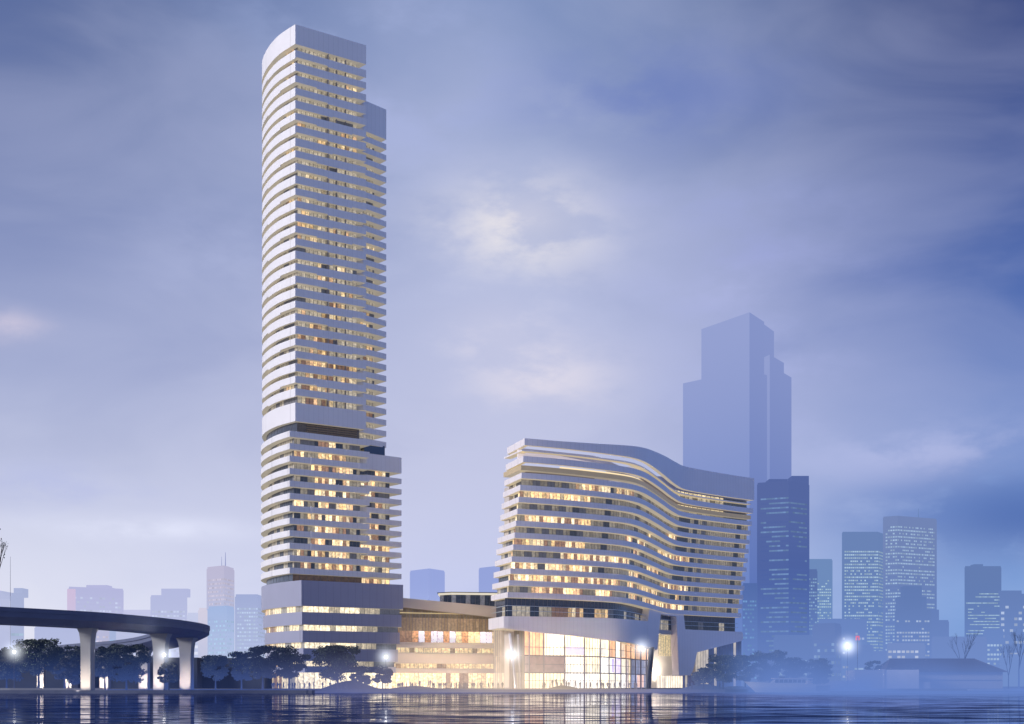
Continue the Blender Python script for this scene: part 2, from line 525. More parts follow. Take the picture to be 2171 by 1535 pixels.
def build_tower():
    rng = random.Random(5)
    t = thing('skyscraper', 'tallest white tower with stacked curved balcony bands and lit windows on a broad podium', 'skyscraper', (-60, 415, 0.6))
    off = Vector((-60, 415, 0.6))

    def part(mb, name, mats):
        o = mb.build(name, mats, t)
        o.matrix_parent_inverse.translation = -off
        return o

    left = left_curve(0)
    back_main = [(-48.6, 407.2), (-50.5, 432.0), (-56, 449)]       # slab ends run to a point
    main = left + [(-44.5, 402.9)] + back_main
    wing = [(-45.6, 404.9), (-39.2, 411.8), (-43.6, 416.8), (-46.0, 431.0), (-56, 449)]
    full = left + [(-44.5, 402.9)] + wing
    iL = len(left) - 1                                     # index of the sharp corner
    win_main = offset(left + [(-44.9, 402.65), (-49.5, 408.0), (-51.0, 430.0), (-56, 447)], 1.7, True)
    win_wing = [(-48.6, 404.9), (-42.9, 411.1), (-45.8, 416.6), (-47.5, 430.0), (-56, 446)]
    zt = lambda py: PZ(py, 390.0)

    # crown
    mb = MB(); mb.prism(main, 191.0, 196.8, 0, 0, 1)
    part(mb, 'crown_parapet', [WHITE, SOFFIT])
    YW = 411.8
    wpoly = [(-50.0, 405.2)] + wing
    zp0 = PZ(296, YW)
    mb = MB(); mb.prism(wpoly, zp0, PZ(232.4, YW), 0, 0, 1)
    part(mb, 'wing_parapet', [WHITE, SOFFIT])
    pb = zp0
    for n in range(27, -1, -1):                             # the wing has its own, lower storeys
        zb = PZ(949.3 - 23.4 * n, YW)
        mb = MB(); mb.prism(wpoly, zb, zb + 1.72, 0, 0, 1)
        part(mb, 'wing_band', [WHITE, SOFFIT])
        mb = MB()
        windows(mb, win_wing, zb + 1.72, pb, 1.3, lit_chooser(rng, make_runs(rng, 11, 1, 2, 5) if rng.random() < .3 else [], 0.12, 0.5, 0.24, dark=(0.16, 0.16, 0.18), grey_share=0.08))
        part(mb, 'wing_window_band', [PANE, MULL])
        pb = zb

    bands = [(189.2 - 3.7 * k, 2.0, k) for k in range(28)] + [(85.1, 5.5, 28)]
    prev_bottom = 191.0
    lit = {1: [], 2: [(12, 20)], 5: [], 6: [(0, 3), (13, 20)], 7: [(5, 9), (11, 20)], 11: [(6, 9)], 12: [(0, 4.5), (18, 21)], 13: [(1, 4)], 14: [(0, 17)],
           17: [(6, 15)], 18: [(6, 13)], 20: [(10, 15)], 21: [(0, 3), (8, 14)], 22: [(4, 9)], 23: [(0, 3), (5, 12)], 24: [(4, 10)], 25: [(0, 20)], 26: [(3, 20)], 27: [(1, 10)], 28: [(1, 12)],
           9: [(8, 11)], 10: [(3, 6)], 16: [(10, 12)], 19: [(13, 19)], 15: [(0, 6)]}
    for top, th, k in bands:
        poly = main
        mb = MB()
        mb.prism(poly, top - th, top, 0, 0, 1)
        # fascia that hangs lower over part of the run, as on every third floor
        if th < 3:
            ph = k % 3
            i0 = [iL - 9, iL - 14, iL - 6][ph]
            seg = left[i0:] if ph != 2 else left[max(0, i0 - 6):iL - 3]
            if len(seg) > 2:
                mb.ribbon(seg, top - th - 0.42, top - th - 0.003, 0.35, 0, 1)
            a, b = (-64.0, 390.0), (-44.5, 402.9)
            u0, u1 = ((0.45, 1.0), (0.0, 0.52), (0.3, 0.8))[ph]
            P0 = (a[0] + (b[0] - a[0]) * u0, a[1] + (b[1] - a[1]) * u0)
            P1 = (a[0] + (b[0] - a[0]) * u1, a[1] + (b[1] - a[1]) * u1)
            mb.ribbon([P0, P1], top - th - 0.30, top - th - 0.003, 0.35, 0, 1)
        part(mb, 'balcony_band', [WHITE, SOFFIT])
        # glazing between this band and the one above it
        mb = MB()
        z0, z1 = top, prev_bottom
        nfront = len(left)
        curve = win_main[:nfront]
        front = [win_main[nfront - 1], win_main[nfront]]
        dim = lit_chooser(rng, [(arclen(curve)[-1] - 6, arclen(curve)[-1] - 1)] if rng.random() < 0.35 else [], 0.25, 0.4, 0.12, dark=(0.14, 0.14, 0.16))
        windows(mb, curve, z0, z1, 1.5, dim)
        runs = lit.get(k, [])
        windows(mb, front, z0, z1, 1.3, lit_chooser(rng, runs, 0.04, 0.55, 0.32, dark=(0.20, 0.20, 0.21), grey_share=0.0, plain=k < 20))
        windows(mb, win_main[nfront:], z0, z1, 2.5, lit_chooser(rng, [], 0.5))
        part(mb, 'window_band', [PANE, MULL])
        for u, dd in ((0.47, 1.5), (0.60, 0.9), (0.73, 0.9)):     # partition walls between the balconies
            c = (-64.0 + 19.5 * u, 390.0 + 12.9 * u)
            nx, ny = -0.552, 0.834
            mb = MB()
            q0, q1 = (c[0] + nx * (1.75 - dd), c[1] + ny * (1.75 - dd)), (c[0] + nx * 1.75, c[1] + ny * 1.75)
            mb.ribbon([q0, q1], z0 + 0.003, z1 - 0.003, 0.14)
            part(mb, 'balcony_partition', [PARTI])
        prev_bottom = top - th
    # open plant floor
    mb = MB()
    pl = offset(main, 1.4, True)
    windows(mb, pl[:len(left)], 76.5, 79.6, 3.0, lambda s, T, r, i: (C_DARK, (0.02, 0.02, 0.025)))
    windows(mb, pl[len(left) - 1:], 76.5, 79.6, 3.4, lambda s, T, r, i: ((0.06, 0.05, 0.05), (0.025, 0.022, 0.02)))
    part(mb, 'plant_floor_glazing', [PANE, MULL])
    a, b = (-61.0, 393.2), (-47.2, 402.3)
    for q in range(4):
        mb = MB(); mb.ribbon([a, b], 77.0 + q * 0.65, 77.18 + q * 0.65, 0.3)
        part(mb, 'louvre_slat', [BRONZE])

    # lower shaft
    left2 = spline([(-73, 446), (-77.6, 437), (-79.6, 427), (-79.3, 417.5), (-77.6, 410.2), (-74.4, 402.6), (-70.4, 395.4), (-65.4, 388.5)], 4)
    w2 = [(-44.6, 405.2), (-34.6, 413.6), (-39.2, 419.2), (-41.5, 432.0), (-56, 451)]
    full2 = left2 + [(-43.5, 403.5)] + w2
    main2 = left2 + [(-43.5, 403.5), (-47.0, 408.5), (-48.5, 432), (-56, 451)]
    n2 = len(left2)
    wm2 = offset(main2, 2.2, True)
    ww2 = [(-47.6, 405.4), (-38.3, 412.9), (-41.2, 418.8), (-43.0, 431.0), (-56, 448)]
    prev_bottom = 76.5
    lit2 = {1: [(8, 14)], 2: [(0, 4), (8, 18)], 3: [(6, 12), (13, 20)], 4: [(7, 14), (16, 19)], 5: [(7, 14), (16, 19)], 6: [(0, 3), (8, 12), (14, 20)], 7: [(5, 9), (10, 20)], 8: [(1, 3), (7, 15), (16, 18)], 9: [(6, 10), (13, 19)], 10: [(1, 4), (6, 10), (12, 19)], 11: [(2, 6), (8, 20)], 12: [(2, 20)]}
    for j in range(12):
        top = 76.5 - 3.66 * j
        mb = MB()
        mb.prism(main2, top - 1.75, top, 0, 0, 1)
        part(mb, 'balcony_band', [WHITE, SOFFIT])
        if j:
            mb = MB()
            windows(mb, wm2[:n2], top, prev_bottom, 1.5, lit_chooser(rng, make_runs(rng, 30, 1, 3, 5, 0.4, 1) if rng.random() < 0.4 else [], 0.45, 0.5, 0.09))
            windows(mb, [wm2[n2 - 1], wm2[n2]], top, prev_bottom, 1.15, lit_chooser(rng, lit2.get(j, []), 0.22, 1.05, 0.17, grey_share=0.22, curt=0.9))
            windows(mb, wm2[n2:], top, prev_bottom, 2.5, lit_chooser(rng, [], 0.5))
            part(mb, 'window_band', [PANE, MULL])
        prev_bottom = top - 1.75
    # wing cap of the lower shaft and its lantern box
    YL = 413.6
    wl = [(-49.5, 405.4)] + w2
    pb = PZ(1003.7, YL)
    mb = MB(); mb.prism(wl, pb, PZ(970.5, YL), 0, 0, 1)
    part(mb, 'wing_parapet', [WHITE, SOFFIT])
    for n in range(9, -1, -1):
        zb = PZ(1227.5 - 22.4 * n, YL)
        mb = MB(); mb.prism(wl, zb, zb + 1.58, 0, 0, 1)
        part(mb, 'wing_band', [WHITE, SOFFIT])
        mb = MB()
        windows(mb, ww2, zb + 1.58, pb, 1.3, lit_chooser(rng, [(0, 14)] if n == 2 else ([(1, 6), (9, 12)] if n < 2 else make_runs(rng, 13, 1, 2, 5)), 0.4, 0.85, 0.2))
        part(mb, 'wing_window_band', [PANE, MULL])
        pb = zb
    mb = MB(); mb.prism([(-45.5, 406.5), (-39.6, 411.2), (-42, 425), (-52, 425)], 69.4, 76.0, 0, 0, 0)
    part(mb, 'lift_lobby_box', [surface('blue_glass_box', (0.05, 0.09, 0.16), 0.15, 0.6)])
    for j, u in ((2, 0.26), (3, 0.6), (5, 0.6), (6, 0.26), (9, 0.26), (10, 0.6), (8, 0.26), (4, 0.6)):
        top = 76.5 - 3.66 * j
        c = (-65.4 + 21.9 * u, 388.5 + 15.0 * u)
        mb = MB(); mb.box(c[0] - 0.14, c[0] + 0.14, c[1] - 0.2, c[1] - 0.02, top - 2.0, top + 0.25)
        part(mb, 'vertical_fin', [WHITE])
    # recessed collar above the podium
    mb = MB()
    cl = offset(full2, 1.8, True)
    windows(mb, cl[:n2], 32.3, 34.5, 3.0, lambda s, T, r, i: (C_DARK, (0.02, 0.03, 0.05)))
    windows(mb, cl[n2 - 1:n2 + 1], 32.3, 34.5, 2.4, lambda s, T, r, i: ((0.09, 0.06, 0.045), (0.04, 0.025, 0.015)))
    part(mb, 'collar_glazing', [PANE, MULL])
    mb = MB(); windows(mb, ww2, 32.3, 34.5, 1.5, lit_chooser(rng, [(0, 12)], 0.3, 0.8))
    part(mb, 'wing_window_band', [PANE, MULL])

    # podium
    def pod(d):
        lf = spline([(-75, 446), (-78.2, 437), (-79.7, 427), (-79.2, 417.5), (-76.6, 407.5), (-71.6, 398.2), (-66.6, 391.3), (-61.55, 386.0)], 4)
        outl = lf + [(-33.3, 404.0), (-36.0, 430), (-58, 450)]
        return (offset(outl, d, True) if d else outl), len(lf)
    levels = [(32.3, 24.8, 0.0), (23.07, 19.35, 0.5), (17.7, 14.2, 1.0), (12.5, 8.73, 1.6), (7.2, 5.35, 2.2)]
    prev = None
    for n, (a, b, d) in enumerate(levels):
        outl, nl = pod(d)
        mb = MB(); mb.prism(outl, b, a, 0, 0, 1)
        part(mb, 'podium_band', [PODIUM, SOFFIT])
        gl = offset(outl, 1.1, True)
        z1 = b
        z0 = levels[n + 1][0] if n < 4 else 0.6
        mb = MB()
        CR = (1.0, 0.82, 0.52)

        def podium_choice(s, T, r, i, rr=random.Random(n * 7 + 1)):
            u = s / T
            lit_ = u < 0.27 or 0.35 < u < 0.56 or n == 4
            if lit_:
                return (0.4, 0.35, 0.25), mulc(mixc(CR, (1, 0.90, 0.70), rr.random() * 0.5), rr.uniform(1.0, 1.2) * (1.3 if n == 4 else 1.0))
            if u < 0.78:
                return C_CURT, mulc((1.0, 0.84, 0.56), rr.uniform(0.22, 0.5))
            return (0.12, 0.13, 0.15), (0.05, 0.05, 0.06)

        k0 = nl - 10
        windows(mb, gl[:k0 + 1], z0, z1, 2.0, lit_chooser(rng, [(10, 60)], 0.3, 0.6))
        windows(mb, gl[k0:nl], z0, z1, 1.8, lambda s, T, r, i: ((0.4, 0.35, 0.25), mulc(CR, 0.75)) if i % 5 < 3 else (C_CURT, (0.08, 0.08, 0.08)))
        windows(mb, [gl[nl - 1], gl[nl]], z0, z1, 1.7, podium_choice)
        windows(mb, gl[nl:], z0, z1, 3.0, lit_chooser(rng, [], 0.6))
        part(mb, 'podium_window_band', [PANE, MULL])
        prev = b
    return t


# ================================================================ THE CURVED HOTEL
FRONT = spline([(2.41, 390.0), (9.84, 393.4), (20.4, 399.4), (34.3, 409.6), (40.4, 418.0), (45.2, 430.5), (50.6, 447.3), (56.6, 466.5), (63.0, 480.5), (80.7, 497.8), (91.6, 506.5)], 6)


def front_curve(dx, off=0.0):
    p = [(x + dx, y) for x, y in FRONT]
    return offset(p, off) if off else p


def hit(px, dx, off=0.0):
    """the point of the (shifted) front curve that stands in picture column px, and its outward normal"""
    c = front_curve(dx, off)
    k = (px - CX) / F
    for a, b in zip(c, c[1:]):
        fa, fb = a[0] - k * a[1], b[0] - k * b[1]
        if fa <= 0 <= fb:
            t = fa / (fa - fb) if fb != fa else 0
            dxx, dyy = b[0] - a[0], b[1] - a[1]
            l = math.hypot(dxx, dyy)
            return (a[0] + dxx * t, a[1] + dyy * t), (dyy / l, -dxx / l)
    a, b = (c[0], c[1]) if c[0][0] - k * c[0][1] > 0 else (c[-2], c[-1])
    dxx, dyy = b[0] - a[0], b[1] - a[1]
    l = math.hypot(dxx, dyy)
    fa, fb = a[0] - k * a[1], b[0] - k * b[1]
    t = fa / (fa - fb)
    return (a[0] + dxx * t, a[1] + dyy * t), (dyy / l, -dxx / l)


def build_hotel():
    rng = random.Random(11)
    t = thing('curved_hotel', 'broad white building with S-curved balcony floors and sloping roof above a glowing glass hall', 'hotel', (35, 430, 0.6))
    off = Vector((35, 430, 0.6))

    def part(mb, name, mats, parent=None):
        o = mb.build(name, mats, parent or t)
        if parent is None:
            o.matrix_parent_inverse.translation = -off
        return o

    def outline(dx):
        fr = front_curve(dx)
        bk = offset(fr, 17.0)
        bk = bk[::-1]
        tip = (fr[0][0] - 5.2, fr[0][1] + 15.7)
        tip2 = (tip[0] + 1.5, tip[1] + 1.5)
        # the back runs from the far end to behind the left end
        bk = [p for p in bk if p[0] > tip2[0] + 2.0]
        return fr + bk + [tip2, tip], len(fr)

    HK, HD = {}, (0.075, 0.08, 0.085)
    z0 = 60.8
    FH = 3.52
    lit = {0: [(20, 34), (36, 46)], 1: [(1, 26)], 2: [(100, 112)], 3: [(4, 27), (70, 74)], 4: [(44, 50), (56, 66), (88, 122)], 5: [(1, 12), (14, 26), (52, 60)], 6: [(18, 48), (74, 94)],
           7: [(1, 10), (12, 30), (50, 62), (100, 124)], 8: [(1, 7), (8, 44), (50, 58), (62, 96), (116, 119)], 9: [(9, 28), (33, 40), (72, 122), (52, 64)]}
    prev_bottom = 62.7
    for i in range(10):
        top = z0 - FH * i
        dx = -0.41 * i
        ol, nf = outline(dx)
        mb = MB(); mb.prism(ol, top - 1.62, top, 0, 0, 1)
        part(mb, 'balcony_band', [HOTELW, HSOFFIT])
        # glazing under the band (room floor below)
    for i in range(10):
        top = z0 - FH * i - 1.62
        bot = z0 - FH * (i + 1) if i < 9 else PZ(1306.7, 390)
        dx = -0.41 * i - 0.2
        fr = front_curve(dx)
        tip = (fr[0][0] - 5.2, fr[0][1] + 15.7)
        runs = lit.get(i + 1, [])
        mb = MB()
        wf = offset([tip] + fr, 1.9)
        if i < 9:
            windows(mb, wf[1:], bot, top, 1.25, lit_chooser(rng, [(a, b) for a, b in runs], 0.16, 0.95, 0.14, HK, HD, grey_share=0.16, curt=0.75))
            windows(mb, wf[:2], bot, top, 1.6, lit_chooser(rng, [(9, 12)], 0.35, 0.7, 0.2))
            part(mb, 'window_band', [PANE, MULL])
    # top storey row under the louvred canopy
    fr = front_curve(0.3); tip = (fr[0][0] - 5.2, fr[0][1] + 15.7)
    wf = offset([tip] + fr, 1.9)
    mb = MB()
    windows(mb, wf[1:], z0, 62.75, 1.25, lit_chooser(rng, lit[0], 0.16, 0.9, 0.14, HK, HD, grey_share=0.16, curt=0.75))
    windows(mb, wf[:2], z0, 62.75, 1.6, lit_chooser(rng, [], 0.35, 0.7, 0.2))
    part(mb, 'window_band', [PANE, MULL])

    # brow bands and the open crown
    def ring(dx):
        ol, nf = outline(dx)
        return ol
    mb = MB(); mb.prism(ring(0.42), 62.75, 64.4, 0, 0, 1); part(mb, 'balcony_band', [HOTELW, HSOFFIT])
    L = arclen(FRONT)
    mb = MB()
    sl = [(-2.6, 404.6)] + front_curve(0.6, 0.8)
    mb.ribbon(sl, 65.3, 66.7, 2.6, 0, 1)
    part(mb, 'louvred_canopy', [GOLD, SOFFIT])
    mb = MB()
    mb.ribbon(front_curve(0.7, 1.9)[9:30], 66.95, 67.35, 0.3)
    part(mb, 'cove_light', [glow_material('cove_glow', (1.0, 0.80, 0.48), 1.1)])
    mb = MB(); mb.ribbon(ring(0.9), 67.5, 69.35, 1.2, 0, 1, closed=True); part(mb, 'brow_band', [HOTELW, HSOFFIT])
    mb = MB(); mb.ribbon([(-2.4, 404.4)] + front_curve(1.1, 1.3), 71.0, 71.4, 2.4, 0, 1); part(mb, 'brow_ledge', [HOTELW, HSOFFIT])

    ol, nf = outline(1.3)

    def rtop(tt):                                         # crown rises towards the far end
        q = tt * arclen(ol)[-1] / L[-1]
        if q <= 1:
            e = min(max((q - 0.05) / 0.75, 0), 1)
            return 74.55 + 6.4 * (e * e * (3 - 2 * e)) ** 0.85
        r = min(max((q - 1.1) / 0.9, 0), 1)
        return 80.95 - 6.4 * (r * r * (3 - 2 * r))
    mb = MB(); mb.ribbon(ol, 72.5, rtop, 1.4, 0, 1, closed=True); part(mb, 'crown_fascia', [HOTELW, HSOFFIT])
    # penthouse in the far half, behind the brows
    fr = front_curve(0.8, 3.2)
    k0 = int(len(fr) * 0.46)
    for za, zb in ((64.4, 67.5), (69.35, 72.5)):
        mb = MB()
        windows(mb, fr[k0:], za, zb, 2.6, lambda s, T, r, i: (((0.3, 0.26, 0.18), mulc((1, 0.80, 0.45), rng.uniform(0.55, 1.0))) if r == 1 else ((0.2, 0.18, 0.14), mulc((1, 0.85, 0.6), rng.uniform(.05, .45)))) if s < T * 0.86 else (C_DARK, (0.03, 0.04, 0.06)), rows=2, mull=0.25)
        part(mb, 'penthouse_window_band', [PANE, MULL])
    mb = MB()
    inner = front_curve(0.8, 3.3)[k0:]
    mb.prism(inner + offset(inner, 11.0)[::-1], 64.45, 72.4); part(mb, 'penthouse_wall', [STONE])
    # low parapet building in the open near half: pale wall seen between the brows
    mb = MB()
    a = front_curve(0.8, 5.0)[2:16]
    mb.ribbon(a, 64.4, 66.0, 0.4)
    part(mb, 'terrace_wall', [STONE])
    mb = MB()
    a = front_curve(0.8, 5.5)[1:22]
    mb.ribbon(a, 69.36, lambda q: 72.2 - 2.4 * q, 0.4)
    part(mb, 'terrace_screen', [surface('pale_screen', (0.8, 0.74, 0.74), 0.6, emit=(1, 0.86, 0.86), estr=0.35)])  # screen brightened by emission in its material

    # ---- recessed sky lobby below the last floor
    dx = -4.3
    zt, zb = z0 - FH * 9 - 1.62, PZ(1306.7, 390.0)
    fr = front_curve(dx); tip = (fr[0][0] - 5.2, fr[0][1] + 15.7)
    lob = offset([tip] + fr, 2.4)
    mid = zt - 2.3
    mb = MB()
    windows(mb, lob, mid, zt, 1.5, lambda s, T, r, i: (C_DARK, (0.012, 0.014, 0.025)))
    part(mb, 'dark_clerestory', [PANE, MULL])
    mb = MB()
    windows(mb, lob, zb - 0.5, mid, 1.5, lit_chooser(rng, [(32, 44), (48, 54)], 0.5, 0.45, 0.26))
    part(mb, 'window_band', [PANE, MULL])
    rail = offset([tip] + fr, 0.8)
    for zz in (mid, mid - 1.5):
        mb = MB(); mb.ribbon(rail, zz - 0.07, zz + 0.07, 0.12)
        part(mb, 'handrail', [surface('pale_steel', (0.5, 0.55, 0.6), 0.3, 0.6)])

    # ---- the sweeping shell: columns of (picture column, top row, bottom row) stood on the front curve
    b9 = z0 - FH * 9 - 0.8

    def shell(cols, name, th=1.6, d0=-0.25, mats=None, dxs=-4.6):
        mb = MB()
        Fp, Bp = [], []
        for px, yt, yb in cols:
            p, n = hit(px, dxs, d0)
            q = (p[0] - n[0] * th, p[1] - n[1] * th)
            zt_ = b9 if yt is None else PZ(yt, p[1])
            zb_ = PZ(yb, p[1])
            Fp.append((p, zt_, zb_)); Bp.append((q, zt_, zb_))
        for i in range(len(cols) - 1):
            (a, at, ab), (b, bt, bb) = Fp[i], Fp[i + 1]
            (c, ct, cb), (d, dt, db) = Bp[i], Bp[i + 1]
            mb.face([(*a, ab), (*b, bb), (*b, bt), (*a, at)], 0)
            mb.face([(*d, db), (*c, cb), (*c, ct), (*d, dt)], 0)
            mb.face([(*a, at), (*b, bt), (*d, dt), (*c, ct)], 0)
            mb.face([(*c, cb), (*d, db), (*b, bb), (*a, ab)], 0)
        for i in (0, len(cols) - 1):
            (a, at, ab), (c, ct, cb) = Fp[i], Bp[i]
            q = [(*a, ab), (*a, at), (*c, ct), (*c, cb)]
            mb.face(q if i else q[::-1], 0)
        return part(mb, name, mats or [HOTELW, HSOFFIT])

    def dens(cols, n=6):
        out = []
        for a, b in zip(cols, cols[1:]):
            k = max(1, int((b[0] - a[0]) / n))
            for i in range(k):
                t_ = i / k
                yt = None if (a[1] is None or b[1] is None) else a[1] + (b[1] - a[1]) * t_
                out.append((a[0] + (b[0] - a[0]) * t_, yt, a[2] + (b[2] - a[2]) * t_))
        out.append(cols[-1])
        return out

    left_cols = dens([(1068, 1306.5, 1331), (1133, 1307, 1340), (1211, 1308.5, 1347), (1294, 1310.5, 1357), (1340, 1313.5, 1363), (1373.5, 1317, 1371.5)])
    shell(left_cols, 'sweeping_shell')
    shell([(1373.6, 1317, 1371.6), (1378, None, 1373)] + dens([(1378.1, None, 1373), (1394, None, 1377)]) + [(1401, None, 1302)] + dens([(1401.1, None, 1302), (1434, None, 1307)])
          + [(1439.6, None, 1432)] + dens([(1439.7, None, 1432), (1449.5, None, 1431.8)]), 'leaning_leg', th=3.0, d0=-0.30)
    shell(dens([(1449.6, 1302, 1431.8), (1453, 1334, 1431.8), (1464.7, 1334.7, 1431.7), (1471.5, 1335.2, 1415), (1478, 1335.5, 1383), (1573, 1339.6, 1358.7), (1575.5, 1344, 1354)]), 'sweeping_shell', th=1.6)
    # left return of the shell towards the middle wing
    p, n = hit(1068, -4.6, -0.25)
    q = (PX(1035.5, 404.5), 404.5)
    mb = MB()
    zt_, zb_ = PZ(1306.5, p[1]), PZ(1331, p[1])
    mb.ribbon([q, p], zb_, zt_, 1.6)
    part(mb, 'sweeping_shell', [HOTELW])
    mb = MB()                                              # broad soffit of the overhang
    fr = front_curve(-4.6, 0.3)
    inn = offset(fr, 10.0)
    N0 = 34
    poly = [q] + fr[:N0] + inn[:N0][::-1]
    for i in range(N0 - 1):
        a, b, c, d = fr[i], fr[i + 1], inn[i + 1], inn[i]
        za = 18.6 - 6.6 * (i / N0) ** 1.2
        zb2 = 18.6 - 6.6 * ((i + 1) / N0) ** 1.2
        mb.face([(*d, 18.2), (*c, 18.2), (*b, zb2 + .4), (*a, za + .4)], 0)
    part(mb, 'overhang_soffit', [SOFFIT])

    # ---- glowing glass hall beneath
    hall = offset(front_curve(-4.6), 7.5)
    HL = arclen(hall)
    i1 = 0
    cut = [pp for pp in hall if pp[0] > PX(1120, pp[1]) and pp[0] < PX(1392, pp[1])]
    cut = [(PX(1112, 399), 399)] + cut
    CREAM = [(1.0, 0.86, 0.60), (1.0, 0.80, 0.52), (1.0, 0.90, 0.72), (1.0, 0.94, 0.86)]
    ZB = [0.6, 5.4, 10.6, 20.0]
    LC = arclen(cut)
    nb = 13
    rr = random.Random(3)
    for bay in range(nb):
        s0, s1 = LC[-1] * bay / nb, LC[-1] * (bay + 1) / nb
        pts = [at_len(cut, LC, s0 + (s1 - s0) * q / 3) for q in range(4)]
        for tier in range(3):
            if tier == 0:
                c = (rr.choice(CREAM), rr.uniform(0.85, 1.35)) if bay < 9 else ((1.0, 0.62, 0.5), rr.uniform(0.3, 0.8))
            elif tier == 1:
                c = (rr.choice(CREAM), rr.uniform(0.6, 1.1)) if 1 < bay < 9 else ((0.62, 0.45, 0.42), rr.uniform(0.35, 0.55))
            else:
                c = (rr.choice(CREAM), rr.uniform(0.8, 1.3)) if 1 <= bay < 7 and bay != 5 else ((1.0, 0.55, 0.30), rr.uniform(0.4, 0.8))
            if bay == 6 and tier == 1:
                c = ((0.80, 0.68, 1.0), 0.9)
            if bay >= 9 and tier < 2 and rr.random() < 0.75:
                c = ((0.40, 0.45, 0.70), rr.uniform(0.25, 0.6))
            mb = MB()
            windows(mb, pts, ZB[tier] + 0.06, ZB[tier + 1] - 0.06, 1.3, lambda s, T, r, i: ((0.30, 0.27, 0.23), mulc(c[0], 1.7 * c[1] * rr.uniform(0.88, 1.08))), mull=0.11, proud=0.05)
            part(mb, 'hall_window', [PANE_BIG, MULL])
        if True:
            a = at_len(cut, LC, max(s0, 2.0) + 0.3)
            mb = MB(); mb.tube((a[0], a[1] - 1.6, 0.5), (a[0], a[1] - 1.6, 17.8), 0.22, 0.22, 10)
            part(mb, 'hall_column', [surface('hall_column_paint', (0.38, 0.34, 0.36), 0.6)])
    side = [(PX(1046, 411), 411), (PX(1080, 404), 404), (PX(1111, 399.3), 399.3)]
    for tier in range(3):
        mb = MB()
        windows(mb, side, ZB[tier] + 0.06, ZB[tier + 1] - 0.06, 1.2, lambda s, T, r, i: ((0.26, 0.23, 0.2), mulc((1.0, 0.78, 0.55), (0.9, 0.35, 0.22)[tier] * rr.uniform(0.3, 1.0) * (0.35 if s > T * 0.72 else 1))), mull=0.10)
        part(mb, 'hall_window', [PANE_BIG, MULL])
    for zz in (3.0, ZB[1], 8.0, ZB[2], 13.2):
        hw = 0.16 if zz in ZB else 0.06
        mb = MB(); mb.ribbon(offset(cut, -0.25), zz - hw, zz + hw, 0.3)
        part(mb, 'hall_transom', [MULL])
    # inner screens and slabs of light seen behind the glass
    for u0, u1, za, zb, col in ((0.02, 0.16, 5.6, 10.4, (0.40, 0.27, 0.24)), (0.16, 0.235, 11.0, 13.6, (0.95, 0.88, 1.0)), (0.30, 0.36, 11.2, 16.5, (1.0, 0.93, 0.80)), (0.42, 0.45, 5.8, 10.2, (0.72, 0.60, 1.0)), (0.52, 0.60, 11.0, 16.0, (0.9, 0.70, 0.52)), (0.62, 0.66, 0.8, 10.2, (0.62, 0.50, 0.46)), (0.70, 0.76, 10.9, 15.0, (1.0, 0.58, 0.30)), (0.80, 0.90, 0.8, 5.2, (1.0, 0.66, 0.55))):
        ln = offset(cut, -0.12)
        LN = arclen(ln)
        pts = [at_len(ln, LN, LN[-1] * (u0 + (u1 - u0) * q / 4)) for q in range(5)]
        mb = MB(); windows(mb, pts, za, zb, 40, lambda s, T, r, i: (mulc(col, 0.4), mulc(col, 0.85)), mull=0)
        part(mb, 'hall_screen', [PANE_BIG])
    # leaning struts
    for (xa, ya, xb, yb, Y, r, m) in ((1080.5, 1343, 1094, 1461, 388, 0.42, WHITE), (1098, 1345, 1104, 1461, 392, 0.34, STONE), (1379, 1374, 1371, 1459, 415, 0.55, MULL), (1384, 1372, 1377, 1459, 416, 0.5, MULL)):
        mb = MB(); mb.tube((PX(xa, Y), Y, PZ(ya, Y)), (PX(xb, Y), Y, 0.5), r, r * 0.9, 10)
        part(mb, 'leaning_strut', [m])
    # deep lit recess behind the leg opening
    rec = [hit(px, -4.6, 7.0)[0] for px in range(1380, 1449, 4)]
    mb = MB(); mb.ribbon(rec, 0.6, 27.0, 0.5)
    part(mb, 'recess_wall', [surface('recess_plaster', (0.62, 0.58, 0.54), 0.7, emit=(1, 0.86, 0.66), estr=0.10)])  # faint emission painted in on top of the spot light

    def rec_panel(px0, px1, y0, y1, chooser, nm):
        pts = [hit(px, -4.6, 6.8)[0] for px in (px0, (px0 + px1) / 2, px1)]
        zc = pts[1][1]
        mb = MB(); windows(mb, pts, PZ(y1, zc), PZ(y0, zc), 1.4, chooser)
        part(mb, nm, [PANE, MULL])
    rec_panel(1399, 1427, 1304, 1331, lambda s, T, r, i: ((0.13, 0.10, 0.08), (0.07, 0.06, 0.05)), 'recess_window')
    rec_panel(1396, 1427, 1348, 1391, lambda s, T, r, i: ((0.4, 0.36, 0.28), (0.45, 0.37, 0.22)), 'recess_window')
    # glazed ground floor under the leg and the far wing
    for px0, px1, y0, Yoff, gain in ((1392, 1447, 1433, 2.6, 1.25), (1447, 1478, 1432, 2.2, 0.55), (1474, 1572, 1360, 6.0, 0.5)):
        pts = [hit(px0 + (px1 - px0) * q / 8, -4.6, Yoff)[0] for q in range(9)]
        mb = MB()
        rr2 = random.Random(px0)

        def ch(s, T, r, i, gain=gain, px0=px0):
            u = s / T
            if px0 == 1474 and u > 0.28 and i % 7:
                return C_DARK, (0.03, 0.04, 0.10)
            if px0 == 1447 and i % 5 not in (1,):
                return (0.1, 0.1, 0.14), (0.05, 0.05, 0.10)
            return (0.4, 0.36, 0.3), mulc((1, 0.84, 0.62), gain * rr2.uniform(0.75, 1.05))
        windows(mb, pts, 0.6, PZ(y0, pts[4][1]) + (1.0 if px0 == 1474 else 0), 1.5, ch)
        part(mb, 'ground_floor_window_band', [PANE_BIG, MULL])
